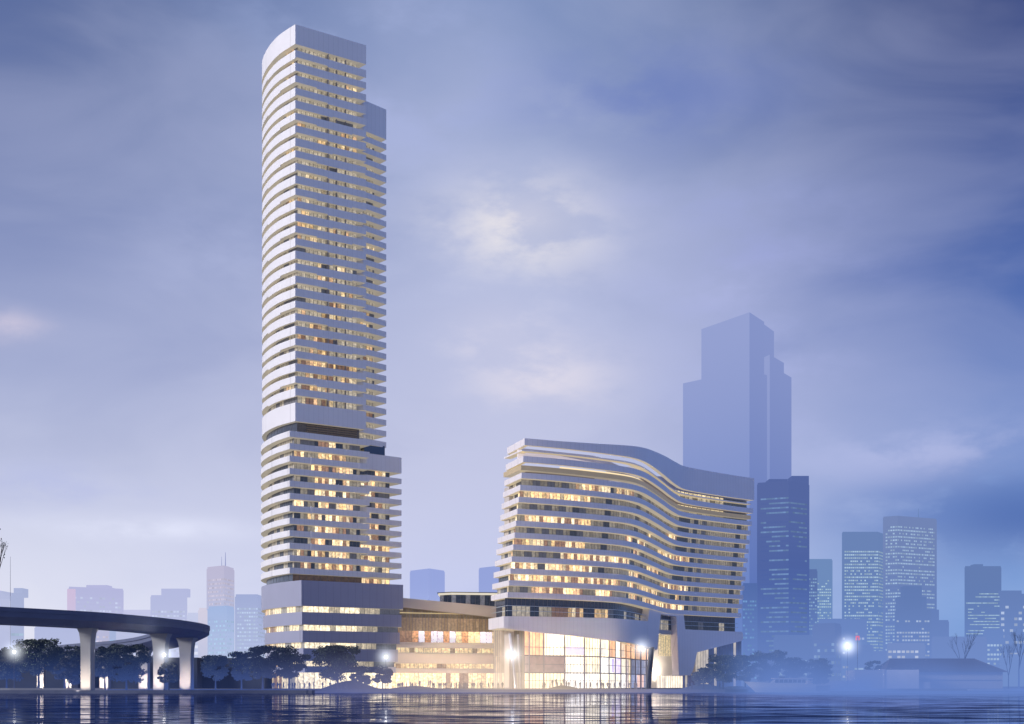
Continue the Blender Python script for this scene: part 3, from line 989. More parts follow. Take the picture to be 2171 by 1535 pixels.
    # dense core so that no daylight shows through
    core = offset(front_curve(-3.2), 10.8)[4:-2]
    mb = MB(); mb.prism(core + offset(core, 3.5)[::-1], 0.6, 62.0)
    part(mb, 'service_core', [STONE])
    # canopy slab of the sky lobby (closes the storey above the hall)
    ol, nf = outline(-4.6)
    mb = MB(); mb.prism(offset(ol, 1.8, True), 20.0, 21.6, 0, 0, 1)
    part(mb, 'transfer_slab', [STONE, SOFFIT])
    return t


# ================================================================ THE MIDDLE WING
def build_middle():
    rng = random.Random(23)
    t = thing('glass_wing', 'low glazed wing with sloping roof band joining the tall tower and the curved building', 'building', (-15, 415, 0.6))
    off = Vector((-15, 415, 0.6))

    def part(mb, name, mats):
        o = mb.build(name, mats, t)
        o.matrix_parent_inverse.translation = -off
        return o

    def Yat(px):
        return 405.5 + (px - 815) / 290.0 * 17.0

    def line(px0, px1, d=0.0, n=10):
        pts = [(PX(px0 + (px1 - px0) * q / n, Yat(px0 + (px1 - px0) * q / n)), Yat(px0 + (px1 - px0) * q / n)) for q in range(n + 1)]
        return offset(pts, d) if d else pts

    zr = lambda py: PZ(py, 413)
    # roof fascia slopes down to the right
    a = line(836, 1062, -1.2)
    mb = MB(); mb.ribbon(a, lambda q: PZ(1287, 408) - q * 2.9, lambda q: PZ(1267, 407) - q * 2.2, 20.0, 0, 1)
    part(mb, 'roof_band', [STONE, BRONZE])
    # curtain wall
    gl = line(836, 1110, 1.2)
    L = arclen(gl)
    tiers = [(PZ(1362, 412), PZ(1338, 412)), (PZ(1338, 412), PZ(1310, 412)), (PZ(1310, 412), PZ(1287.5, 412))]
    for n, (z0, z1) in enumerate(tiers):
        mb = MB()

        def ch(s, T, r, i, n=n):
            if n == 0:
                q = rng.random()
                if q < 0.35: return (0.3, 0.2, 0.15), mulc((1.0, 0.50, 0.22), rng.uniform(0.4, 0.8))
                if q < 0.55: return (0.4, 0.4, 0.4), mulc((0.95, 0.85, 0.95), rng.uniform(0.7, 1.0))
                if q < 0.75: return (0.4, 0.35, 0.25), mulc((1.0, 0.8, 0.45), rng.uniform(0.6, 1.0))
                return (0.22, 0.15, 0.11), (0.22, 0.13, 0.08)
            if n == 1:
                return (0.24, 0.19, 0.14), mulc((1.0, 0.70, 0.44), rng.uniform(0.06, 0.20))
            return (0.12, 0.10, 0.08), mulc((1.0, 0.75, 0.5), rng.uniform(0.03, 0.08))
        windows(mb, gl, z0, z1, 1.05 if n else 2.1, ch, mull=0.09)
        part(mb, 'curtain_wall', [PANE, MULL])
    mb = MB(); mb.ribbon(line(842, 1062, 0.3), PZ(1301, 411), PZ(1299, 411), 0.5); part(mb, 'light_strip', [glow_material('warm_strip', (1.0, 0.78, 0.45), 0.55)])
    # sub-bands and lit storeys
    for y0, y1, px0, d in ((1362, 1373.5, 822, -0.6), (1384, 1407, 836, -1.0), (1417, 1427, 830, -0.6)):
        mb = MB(); mb.ribbon(line(px0, 1090, d), PZ(y1, 411), PZ(y0, 411), 9.0, 0, 1)
        part(mb, 'stone_band', [STONE, SOFFIT])
    for y0, y1, gain in ((1373.5, 1384, 0.75), (1407, 1417, 0.75), (1427, None, 1.2)):
        z1, z0 = PZ(y0, 411), (PZ(y1, 411) if y1 else 0.6)
        mb = MB()
        windows(mb, line(822, 1098, 1.2), z0, z1, 1.5, lambda s, T, r, i: ((0.4, 0.34, 0.24), mulc((1.0, 0.82, 0.50), gain * rng.uniform(0.55, 1.1))) if rng.random() < 0.86 else ((0.25, 0.2, 0.16), (0.2, 0.15, 0.1)), mull=0.08)
        part(mb, 'window_band', [PANE, MULL])
    # solid body behind
    bk = line(838, 1110, 3.0)
    mb = MB(); mb.prism(bk + [(bk[-1][0] + 2, bk[-1][1] + 22), (bk[0][0] + 4, bk[0][1] + 22)], 0.6, PZ(1290, 412))
    part(mb, 'rear_wall', [STONE])

    # pavilion on the roof
    r = thing('roof_pavilion', 'dark glazed pavilion with a pale glowing fascia on the roof of the low wing', 'pavilion', (-10, 440, PZ(1287, 425)))
    Y = 436.0
    roff = Vector((-10, 440, PZ(1287, 425)))

    def rp(mb, name, mats):
        o = mb.build(name, mats, r); o.matrix_parent_inverse.translation = -roff; return o
    x0, x1, xm = PX(933, Y), PX(1065, Y + 3), PX(958, Y - 3)
    poly = [(x0, Y), (xm, Y - 3), (x1, Y), (x1, Y + 12), (x0, Y + 12)]
    mb = MB(); windows(mb, poly, PZ(1292, Y), PZ(1262, Y), 1.6, lambda s, T, r_, i: (C_DARK, (0.02, 0.025, 0.04)) if i % 3 else ((0.2, 0.2, 0.2), (0.10, 0.10, 0.12)))
    rp(mb, 'glazing', [PANE, MULL])
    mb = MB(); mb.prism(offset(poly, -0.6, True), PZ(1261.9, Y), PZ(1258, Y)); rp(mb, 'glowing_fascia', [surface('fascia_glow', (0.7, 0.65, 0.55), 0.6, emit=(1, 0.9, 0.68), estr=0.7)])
    mb = MB(); mb.prism(offset(poly, -0.9, True), PZ(1258, Y), PZ(1256.5, Y)); rp(mb, 'roof', [MULL])
    return t


# ================================================================ DISTANT BUILDINGS
FARGLOW = attr_glow_material('distant_window_glow')


def far_building(name, label, pts, ytop, base, low, top, amount, rowcol, density, fh=3.4, pane=1.9, margin=0.04, seed=0, first=6.0, skip_top=2, depth=None, zref=0, roof=None, stripe=False, side_dim=0.75, ybot=None, gain=1.0):
    """pts: [(picture column, distance)] of the facade corners seen, left to right"""
    rng = random.Random(seed or hash(label) % 9999)
    P = [(PX(px, Y), Y) for px, Y in pts]
    Yr = pts[zref][1]
    H = PZ(ytop, Yr)
    w = arclen(P)[-1]
    D = depth or max(18.0, w * 0.5)
    cx, cy = sum(p[0] for p in P) / len(P), sum(p[1] for p in P) / len(P) + D / 2
    t = thing(name, label, 'building', (cx, cy, 0.6))
    off = Vector((cx, cy, 0.6))

    def part(mb, nm, mats):
        o = mb.build(nm, mats, t); o.matrix_parent_inverse.translation = -off; return o
    poly = P + [(P[-1][0] * (1 + D / P[-1][1]), P[-1][1] + D), (P[0][0] * (1 + D / P[0][1]), P[0][1] + D)]
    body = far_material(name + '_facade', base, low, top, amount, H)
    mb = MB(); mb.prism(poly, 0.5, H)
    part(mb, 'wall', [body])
    mb = MB(); mb.ribbon(offset(poly, 0.6, True), H + 0.01, H + 1.6, 0.5, closed=True)
    part(mb, 'parapet', [body])
    if roof:
        for (u0, u1, h) in roof:
            x0, x1 = P[0][0] + (P[-1][0] - P[0][0]) * u0, P[0][0] + (P[-1][0] - P[0][0]) * u1
            yy = max(p[1] for p in P)
            mb = MB(); mb.box(x0, x1, yy + 2, yy + D * 0.7, H + 0.02, H + h)
            part(mb, 'roof_plant', [body])
    if density > 0:
        nf = int((H - first) / fh) - skip_top
        for k in range(nf):
            z0 = first + fh * k + fh * 0.30
            z1 = z0 + fh * (0.34 if stripe else 0.45)
            rowp = rng.random()
            rd = min(0.96, density * (1.5 if rowp < 0.5 else (0.8 if rowp < 0.88 else 0.12)))
            mb = MB()
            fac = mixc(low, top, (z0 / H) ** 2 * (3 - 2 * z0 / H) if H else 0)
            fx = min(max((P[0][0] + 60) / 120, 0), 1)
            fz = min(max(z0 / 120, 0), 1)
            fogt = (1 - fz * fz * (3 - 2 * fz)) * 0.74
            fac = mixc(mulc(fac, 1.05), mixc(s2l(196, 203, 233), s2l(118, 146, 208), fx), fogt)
            off_c = mulc(fac, 0.97)  # unlit panes emit the haze colour painted on the facade
            line = offset(P, -0.14)
            LL = arclen(line)
            any_lit = False
            for e in range(len(line) - 1):
                s0, s1 = LL[e], LL[e + 1]
                a0 = s0 + (margin * LL[-1] if e == 0 else 0.0)
                a1 = s1 - (margin * LL[-1] if e == len(line) - 2 else 0.0)
                n = max(1, int((a1 - a0) / pane))
                on = False
                for i in range(n):
                    if stripe:
                        if rng.random() < 0.22: on = rng.random() < rd
                    else:
                        on = rng.random() < rd
                    u0, u1 = a0 + (a1 - a0) * i / n, a0 + (a1 - a0) * (i + 1) / n
                    um = u0 + (u1 - u0) * (0.96 if stripe else 0.74)
                    A, Bm, B = at_len(line, LL, u0), at_len(line, LL, um), at_len(line, LL, u1)
                    c = off_c
                    if on:
                        any_lit = True
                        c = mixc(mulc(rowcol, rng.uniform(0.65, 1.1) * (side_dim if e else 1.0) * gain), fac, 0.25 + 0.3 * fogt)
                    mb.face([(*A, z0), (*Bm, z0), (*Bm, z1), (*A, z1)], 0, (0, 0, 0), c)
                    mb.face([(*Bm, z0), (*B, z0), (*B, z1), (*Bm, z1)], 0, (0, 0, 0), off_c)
            if not any_lit:
                continue
            if mb.f:
                o = mb.build('window_row', [FARGLOW], t, weld=True); o.matrix_parent_inverse.translation = -off
    return t, H


def mast(parent, x, y, z0, z1, r, mat, name='antenna'):
    mb = MB(); mb.tube((x, y, z0), (x, y, z1), r, r * 0.4, 5)
    o = mb.build(name, [mat], parent)
    o.matrix_parent_inverse.translation = -parent.location
    return o


def build_skyline():
    LAV, LAVT = s2l(176, 182, 222), s2l(180, 184, 222)
    BLUE_L, BLUE_T = s2l(88, 118, 196), s2l(104, 126, 192)
    cool, teal, pale = s2l(205, 215, 240), s2l(150, 196, 226), s2l(196, 220, 238)
    G = 'towers of the skyline in the mist'
    # ---- left side, pale
    t, H = far_building('office_block', 'pale stepped office block with a pinkish side above the curved viaduct', [(145, 1300), (262, 1330)], 1247, (0.3, 0.28, 0.35), s2l(196, 200, 232), s2l(180, 182, 220), 0.88, cool, 0.42, seed=3, fh=4.2, pane=3.0, first=10, skip_top=1, roof=[(0.16, 0.62, 5.5), (0.62, 0.72, 3.0)])
    mb = MB(); x0, x1 = PX(144.5, 1299), PX(160, 1299)
    mb.box(x0, x1, 1296, 1299.5, 30, H - 1.0)
    o = mb.build('pink_panel', [far_material('pink_panel', (0.5, 0.35, 0.4), s2l(200, 194, 226), s2l(204, 186, 216), 0.94, H)], t); o.matrix_parent_inverse.translation = -t.location
    far_building('office_block', 'pale office block with long lit window rows, stepped on its narrower upper part', [(319, 1340), (397, 1340)], 1265, (0.3, 0.3, 0.4), s2l(192, 198, 231), s2l(178, 184, 221), 0.88, cool, 0.75, seed=4, fh=4.4, pane=3.0, first=12, roof=[(0.28, 1.0, 8.3)])
    far_building('low_block', 'long low hazy building behind the tallest forked tree under the viaduct deck', [(73, 900), (170, 900), ], 1331, (0.3, 0.32, 0.4), s2l(150, 165, 214), s2l(158, 168, 214), 0.85, cool, 0.22, seed=5, fh=4.5, pane=2.5, first=20, roof=[(0.2, 0.85, 2.5)])
    far_building('low_block', 'hazy low block seen under the viaduct deck beside the first pier', [(168, 950), (208, 950)], 1327, (0.3, 0.3, 0.42), s2l(150, 165, 214), s2l(166, 176, 218), 0.86, cool, 0.25, seed=6, fh=4, first=14)
    far_building('brick_block', 'reddish brick block with small lit windows seen between two viaduct piers', [(204, 760), (232, 760)], 1326, (0.4, 0.22, 0.2), s2l(150, 150, 194), s2l(164, 158, 196), 0.84, s2l(225, 212, 222), 0.55, seed=7, fh=2.6, pane=1.7, first=20)
    far_building('glass_block', 'narrow blue glass block beside the reddish brick block under the viaduct', [(232, 780), (246, 780)], 1326, (0.12, 0.2, 0.35), s2l(118, 150, 205), s2l(126, 158, 208), 0.75, teal, 0.2, seed=8, fh=3, first=20)
    far_building('terrace_block', 'pale block with white window frames seen under the viaduct near its bend', [(246, 820), (322, 820)], 1327, (0.35, 0.34, 0.4), s2l(158, 168, 212), s2l(182, 188, 224), 0.8, s2l(225, 225, 240), 0.7, seed=9, fh=3.4, pane=4.0, first=18)
    far_building('wide_block', 'wide low hazy building filling the gap right of the stepped pinkish block', [(256, 1400), (320, 1400)], 1296, (0.3, 0.3, 0.4), s2l(196, 200, 232), s2l(196, 198, 230), 0.9, cool, 0.1, seed=10, fh=5)
    far_building('terrace_block', 'white-framed low block just past the rounded end of the viaduct', [(396, 880), (424, 880)], 1304, (0.45, 0.45, 0.5), s2l(168, 186, 230), s2l(200, 206, 234), 0.8, s2l(236, 238, 250), 0.6, seed=12, fh=4.2, pane=3.6, first=8)
    far_building('beige_block', 'plain beige windowless slab at the left foot of the slim twin-masted tower', [(420, 850), (440, 850)], 1294, (0.6, 0.5, 0.45), s2l(196, 198, 228), s2l(224, 212, 222), 0.8, cool, 0, seed=13, depth=20)
    t, H = far_building('slim_tower', 'slim tower with twin masts, beige on one side and blue on the other', [(438, 1000), (475, 985), (497, 1010)], 1203, (0.5, 0.42, 0.42), s2l(142, 178, 226), s2l(184, 180, 208), 0.78, s2l(216, 206, 222), 0.8, seed=14, fh=3.0, pane=1.6, first=40, zref=1, roof=[(0.25, 0.72, 3.2)], side_dim=0.8)
    mats = far_material('distant_mast', (0.2, 0.2, 0.3), s2l(130, 140, 190), s2l(140, 148, 196), 0.7, H)
    mast(t, PX(478, 1005), 1005, H, PZ(1171, 1005), 0.45, mats)
    mast(t, PX(470, 1005), 1005, H, PZ(1180, 1005), 0.3, mats)
    far_building('glass_block', 'bright blue glass block in front of the slim twin-masted tower', [(440, 900), (481, 890), (497, 905)], 1289, (0.25, 0.33, 0.45), s2l(150, 186, 230), s2l(132, 166, 216), 0.84, s2l(178, 216, 242), 0.45, seed=15, fh=3.0, pane=1.6, first=16, zref=1)
    far_building('office_slab', 'grey-blue slab with dense lit window rows beside the tall tower podium', [(498, 880), (547, 880), (562, 905)], 1265, (0.25, 0.28, 0.4), s2l(140, 168, 220), s2l(142, 158, 206), 0.78, s2l(205, 225, 248), 0.75, seed=16, fh=2.6, pane=1.5, first=12, side_dim=0.5)
    # far-left cluster
    t, H = far_building('gabled_tower', 'pale gabled tower with a thin mast at the left edge of the picture', [(-30, 620), (21, 620)], 1270, (0.4, 0.4, 0.5), s2l(160, 170, 216), s2l(178, 184, 220), 0.75, cool, 0.06, seed=17, depth=16)
    mb = MB()
    xa, xb, xm = PX(-30, 620), PX(21, 620), PX(0, 620)
    mb.prism([(xa, 620), (xb, 620), (xb, 636), (xa, 636)], H, H + 0.1)
    zt = PZ(1252, 620)
    mb.face([(xa, 620, H), (xb, 620, H), (xm, 620, zt)]); mb.face([(xb, 636, H), (xa, 636, H), (xm, 636, zt)])
    mb.face([(xb, 620, H), (xb, 636, H), (xm, 636, zt), (xm, 620, zt)]); mb.face([(xa, 636, H), (xa, 620, H), (xm, 620, zt), (xm, 636, zt)])
    o = mb.build('gable_roof', [far_material('gable', (0.35, 0.35, 0.45), LAV, s2l(168, 176, 214), 0.75, 60)], t); o.matrix_parent_inverse.translation = -t.location
    mast(t, PX(22, 615), 615, 20, PZ(1180, 615), 0.14, surface('mast_steel', (0.08, 0.09, 0.15), 0.5))
    far_building('office_block', 'small blue office block with teal window rows just right of the thin mast', [(22, 600), (51, 602)], 1264, (0.15, 0.2, 0.32), s2l(112, 140, 196), s2l(150, 164, 208), 0.7, s2l(170, 205, 222), 0.8, seed=18, fh=3.4, pane=1.6, first=6, stripe=True, roof=[(0.0, 0.7, 4.0)], depth=14)

    # ---- middle gap
    far_building('ghost_block', 'plain pale blue block in mist right of the tall tower', [(869, 1500), (910, 1470), (943, 1500)], 1208, (0.3, 0.35, 0.5), s2l(166, 182, 232), s2l(150, 164, 218), 0.92, cool, 0, seed=19, zref=1)
    far_building('ghost_block', 'plain pale blue block in mist tucked behind the left end of the curved building', [(1015, 1500), (1060, 1470), (1090, 1500)], 1202, (0.3, 0.35, 0.5), s2l(160, 176, 228), s2l(146, 160, 214), 0.92, cool, 0, seed=20, zref=1)

    # ---- right side, blue
    # stepped tower in several setbacks
    t = thing('stepped_tower', 'huge plain stepped tower fading into mist behind the curved building', 'skyscraper', (250, 1900, 0.6))
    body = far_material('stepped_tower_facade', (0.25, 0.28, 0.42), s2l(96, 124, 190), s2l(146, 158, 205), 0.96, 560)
    side = far_material('stepped_tower_side_shaded', (0.22, 0.25, 0.4), s2l(82, 109, 178), s2l(132, 146, 197), 0.96, 560)  # darker copy of the facade, shade painted into this side
    for px0, px1, px2, y, Y in ((1487, 1589, 1620, 662, 1900), (1448, 1586, 1640, 783, 1930), (1560, 1632, 1662, 752, 1960), (1590, 1650, 1678, 784, 1990), (1590, 1615, 1641, 684, 1980)):
        mb = MB()
        H = PZ(y, Y)
        a, b, c = (PX(px0, Y + 90), Y + 90), (PX(px1, Y), Y), (PX(px2, Y + 50), Y + 50)
        poly = [a, b, c, (c[0] * (1 + 110 / c[1]), c[1] + 110), (a[0] * (1 + 90 / a[1]), a[1] + 90)]
        n = len(poly)
        for i in range(n):
            p, q = poly[i], poly[(i + 1) % n]
            mb.face([(*p, 0.5), (*q, 0.5), (*q, H), (*p, H)], 1 if i == 1 else 0)
        mb.face([(*p, H) for p in poly])
        o = mb.build('setback_block', [body, side], t); o.matrix_parent_inverse.translation = -t.location
    t, H = far_building('dark_tower', 'dark blue tower with faint horizontal light stripes in front of the stepped giant', [(1605, 1232), (1672, 1220), (1716, 1236)], 1023, (0.05, 0.07, 0.14), s2l(62, 91, 162), s2l(85, 103, 160), 0.84, s2l(134, 169, 216), 0.62, seed=31, fh=4.4, pane=2.6, first=14, zref=1, stripe=True, roof=[(0.25, 0.6, 6), (0.68, 1.0, 9)], margin=0.06, gain=0.8)
    far_building('narrow_tower', 'low dark blue block squeezed between the curved building and the dark striped tower', [(1574, 1150), (1606, 1150)], 1240, (0.05, 0.07, 0.14), s2l(74, 106, 176), s2l(77, 102, 163), 0.85, s2l(123, 168, 215), 0.4, seed=32, fh=3.5, pane=2.0)
    far_building('lit_tower', 'narrow tower with dense pale green window rows beside the dark striped tower', [(1714, 1500), (1765, 1500)], 1188, (0.12, 0.16, 0.25), s2l(101, 138, 191), s2l(109, 138, 186), 0.86, s2l(186, 216, 228), 0.85, seed=33, fh=3.3, pane=2.2, skip_top=6)
    far_building('narrow_tower', 'slim darker tower overlapping the pale green lit tower', [(1714, 1350), (1733, 1350)], 1210, (0.06, 0.08, 0.16), s2l(83, 116, 182), s2l(89, 112, 167), 0.85, s2l(150, 186, 220), 0.6, seed=34, fh=3.4, pane=2.0)
    far_building('lit_tower', 'broad lit tower with two dark bands, shorter neighbour of the tallest lit tower', [(1785, 1650), (1862, 1650), (1878, 1680)], 1130, (0.12, 0.16, 0.26), s2l(95, 128, 189), s2l(105, 130, 180), 0.87, s2l(188, 216, 232), 0.72, seed=35, fh=4.0, pane=2.4, skip_top=5, roof=[(0.4, 0.7, 4)])
    t, H = far_building('lit_tower', 'tallest of the lit misty towers on the right, square with a small antenna', [(1872, 1600), (1903, 1590), (1986, 1620)], 1096, (0.12, 0.16, 0.26), s2l(93, 124, 187), s2l(113, 132, 180), 0.87, s2l(176, 204, 232), 0.70, seed=36, fh=4.0, pane=2.6, skip_top=2, zref=1, side_dim=0.95)
    mast(t, PX(1947, 1640), 1640, H, PZ(1078, 1640), 0.6, far_material('lit_tower_mast', (0.2, 0.25, 0.4), s2l(97, 125, 176), s2l(101, 128, 176), 0.8, 200))
    t, H = far_building('setback_block', 'dark stepped block with dotted windows standing before the tallest lit tower', [(1898, 1250), (1975, 1250)], 1296, (0.08, 0.1, 0.18), s2l(93, 122, 187), s2l(95, 120, 174), 0.88, s2l(190, 208, 235), 0.55, seed=37, fh=3.6, pane=2.6, roof=[(0.12, 0.88, 14), (0.25, 0.75, 24)])
    far_building('setback_block', 'dark blunt block on the right shoulder of the dotted stepped block', [(1968, 1300), (2012, 1300)], 1318, (0.08, 0.1, 0.18), s2l(95, 124, 187), s2l(97, 122, 178), 0.9, cool, 0.04, seed=38, roof=[(0.0, 0.55, 12)])
    far_building('lit_tower', 'lone lit tower with green-white window rows toward the right edge', [(2045, 1550), (2123, 1550)], 1203, (0.1, 0.14, 0.24), s2l(93, 124, 186), s2l(99, 124, 176), 0.88, s2l(176, 206, 226), 0.55, seed=39, fh=3.6, pane=2.2, skip_top=7, roof=[(0.28, 0.52, 4)], stripe=True)
    far_building('apartment_tower', 'block with big bright window pairs cut by the right edge of the picture', [(2119, 1350), (2200, 1350)], 1262, (0.1, 0.13, 0.22), s2l(99, 130, 189), s2l(101, 126, 180), 0.88, s2l(196, 212, 240), 0.5, seed=40, fh=6.0, pane=4.2, skip_top=1, roof=[(0.1, 0.6, 5)])
    far_building('apartment_tower', 'low block with bright window rows below the lone lit tower', [(2085, 1150), (2128, 1150)], 1338, (0.1, 0.13, 0.22), s2l(97, 130, 191), s2l(97, 126, 184), 0.88, s2l(190, 215, 238), 0.7, seed=41, fh=4.0, pane=2.4)
    far_building('dark_block', 'squat dark block with few lights left of the bright street lamp on the far bank', [(1722, 800), (1770, 790), (1784, 805)], 1326, (0.04, 0.05, 0.1), s2l(81, 112, 180), s2l(76, 98, 156), 0.84, s2l(150, 180, 222), 0.3, seed=42, fh=3.6, pane=2.2, zref=1)
    far_building('dark_block', 'long low dark block with dotted windows between the curved building and the far bank', [(1640, 760), (1724, 760)], 1352, (0.04, 0.05, 0.1), s2l(81, 112, 180), s2l(76, 100, 159), 0.86, s2l(150, 180, 225), 0.3, seed=43, fh=3.6, pane=2.2)
    far_building('low_block', 'hazy low block with dotted windows behind the far-bank street lamp', [(1735, 1000), (1838, 1000)], 1316, (0.1, 0.12, 0.2), s2l(93, 126, 189), s2l(95, 122, 180), 0.9, s2l(186, 202, 235), 0.35, seed=44, fh=3.6, pane=2.4)
    far_building('low_block', 'hazy low block with rows of square lit windows above the tiled roof', [(1880, 900), (1962, 900)], 1368, (0.16, 0.15, 0.2), s2l(114, 138, 186), s2l(113, 132, 180), 0.88, s2l(214, 222, 240), 0.75, seed=45, fh=3.6, pane=3.0, first=8, skip_top=0)
    far_building('low_block', 'dark low block with bluish window strips left of the square lit windows', [(1800, 850), (1852, 850)], 1372, (0.08, 0.1, 0.18), s2l(89, 122, 187), s2l(89, 114, 174), 0.9, s2l(170, 198, 232), 0.4, seed=46, fh=4.0, pane=2.6, stripe=True)
    far_building('wide_block', 'wide hazy block with sparse pinkish lights behind the tiled hall', [(1975, 1000), (2092, 1000)], 1354, (0.12, 0.13, 0.2), s2l(103, 132, 189), s2l(103, 126, 180), 0.9, s2l(205, 190, 225), 0.10, seed=47, fh=4, pane=3)
    far_building('wide_block', 'hazy low range of roofs closing the view at the right edge', [(2120, 900), (2220, 900)], 1392, (0.12, 0.14, 0.22), s2l(105, 138, 193), s2l(105, 134, 189), 0.9, cool, 0.05, seed=48)
    far_building('wide_block', 'long hazy range of low buildings between the dotted block and the tallest lit tower', [(1835, 1150), (1900, 1150)], 1384, (0.1, 0.12, 0.2), s2l(95, 128, 189), s2l(95, 120, 180), 0.9, cool, 0.12, seed=49)


# ================================================================ VIADUCT
def build_viaduct():
    t = thing('viaduct', 'dark curved concrete viaduct sweeping in from the left on flared pale piers', 'viaduct', (-80, 270, 0.5))
    off = Vector((-80, 270, 0.5))

    def part(mb, name, mats, parent=None):
        o = mb.build(name, mats, parent or t)
        o.matrix_parent_inverse.translation = -off if parent is None else Vector((0, 0, 0))
        return o
    k = 1.12
    cl = [(-118, 168), (-98, 197), (-87, 213), (-80.6, 222), (-75.3, 231), (-71.0, 245), (-68.7, 259), (-68.6, 274), (-71.5, 288), (-79, 301), (-92, 317), (-112, 345), (-140, 395), (-170, 450)]
    c = spline([(x * k, y * k) for x, y in cl], 6)
    zt = CAMZ + 12.3 * k
    prof = [(-5.6, 0.0), (-5.6, -1.5), (-3.4, -2.6), (3.4, -2.6), (5.6, -1.5), (5.6, 0.0), (5.2, 0.0), (5.2, -1.0), (-5.2, -1.0), (-5.2, 0.0)]

    def frames(sc):
        out = []
        n = len(c)
        for i in range(n):
            a, b = c[max(i - 1, 0)], c[min(i + 1, n - 1)]
            dx, dy = b[0] - a[0], b[1] - a[1]
            l = math.hypot(dx, dy)
            out.append((c[i], (dy / l, -dx / l)))
        return out
    fr = frames(1)
    nn = len(c)

    def zdk(i):                                            # the ramp falls once it has turned back
        u = min(max((i / (nn - 1) - 0.56) / 0.22, 0), 1)
        return zt - 2.4 * u * u * (3 - 2 * u)
    mb = MB()
    for i_, ((p, n), (q, m)) in enumerate(zip(fr, fr[1:])):
        za, zb = zdk(i_), zdk(i_ + 1)
        for (s0, h0), (s1, h1) in zip(prof, prof[1:] + prof[:1]):
            mb.face([(p[0] + n[0] * s0, p[1] + n[1] * s0, za + h0), (q[0] + m[0] * s0, q[1] + m[1] * s0, zb + h0),
                     (q[0] + m[0] * s1, q[1] + m[1] * s1, zb + h1), (p[0] + n[0] * s1, p[1] + n[1] * s1, za + h1)], 0)
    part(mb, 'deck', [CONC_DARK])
    for s, nm in ((-1, 0), (1, 1)):
        mb = MB()
        pts = [(p[0] + n[0] * 5.75 * s, p[1] + n[1] * 5.75 * s) for p, n in fr]
        Lp = arclen(pts)
        zl = lambda t_: zdk(min(range(nn), key=lambda i_: abs(Lp[i_] / Lp[-1] - t_)))
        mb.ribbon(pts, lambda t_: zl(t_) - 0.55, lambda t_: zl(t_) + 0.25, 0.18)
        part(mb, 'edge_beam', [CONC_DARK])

    def pier(px, Y, w, d, base, top):
        """flared pier: shaft with a curved bell at the top"""
        x = PX(px, Y)
        mb = MB()
        h = top - base
        sec = []
        for q in range(15):
            u = q / 14
            fl = max(0, (u - 0.60) / 0.40)
            e = 1 + 0.62 * (1 - math.sqrt(max(0, 1 - fl * fl)))
            sec.append((u * h, w * e, d * (1 + (e - 1) * 0.5)))
        for (z0, w0, d0), (z1, w1, d1) in zip(sec, sec[1:]):
            r0 = [(x - w0 / 2, Y - d0 / 2), (x + w0 / 2, Y - d0 / 2), (x + w0 / 2, Y + d0 / 2), (x - w0 / 2, Y + d0 / 2)]
            r1 = [(x - w1 / 2, Y - d1 / 2), (x + w1 / 2, Y - d1 / 2), (x + w1 / 2, Y + d1 / 2), (x - w1 / 2, Y + d1 / 2)]
            # turn the pier a little so that its shaded flank shows
            def rot(p, a=R(-18)):
                return (x + (p[0] - x) * math.cos(a) - (p[1] - Y) * math.sin(a), Y + (p[0] - x) * math.sin(a) + (p[1] - Y) * math.cos(a))
            r0, r1 = [rot(p) for p in r0], [rot(p) for p in r1]
            for i in range(4):
                j = (i + 1) % 4
                mb.face([(*r0[i], base + z0), (*r0[j], base + z0), (*r1[j], base + z1), (*r1[i], base + z1)])
        mb.face([(*p, top) for p in r1])
        part(mb, 'pier', [CONC])
        return x
    ztop = zt - 2.62
    for px, Y, w in ((186, 261, 2.25), (341, 288, 2.9), (396, 313, 3.0)):
        pier(px, Y, w, 1.5, 0.4, ztop)
    for px, Y, w in ((88, 392, 2.3), (147, 372, 2.4), (223, 352, 2.6), (306, 336, 2.6)):
        pier(px, Y, w, 1.2, 0.5, ztop - 2.4)
    return t


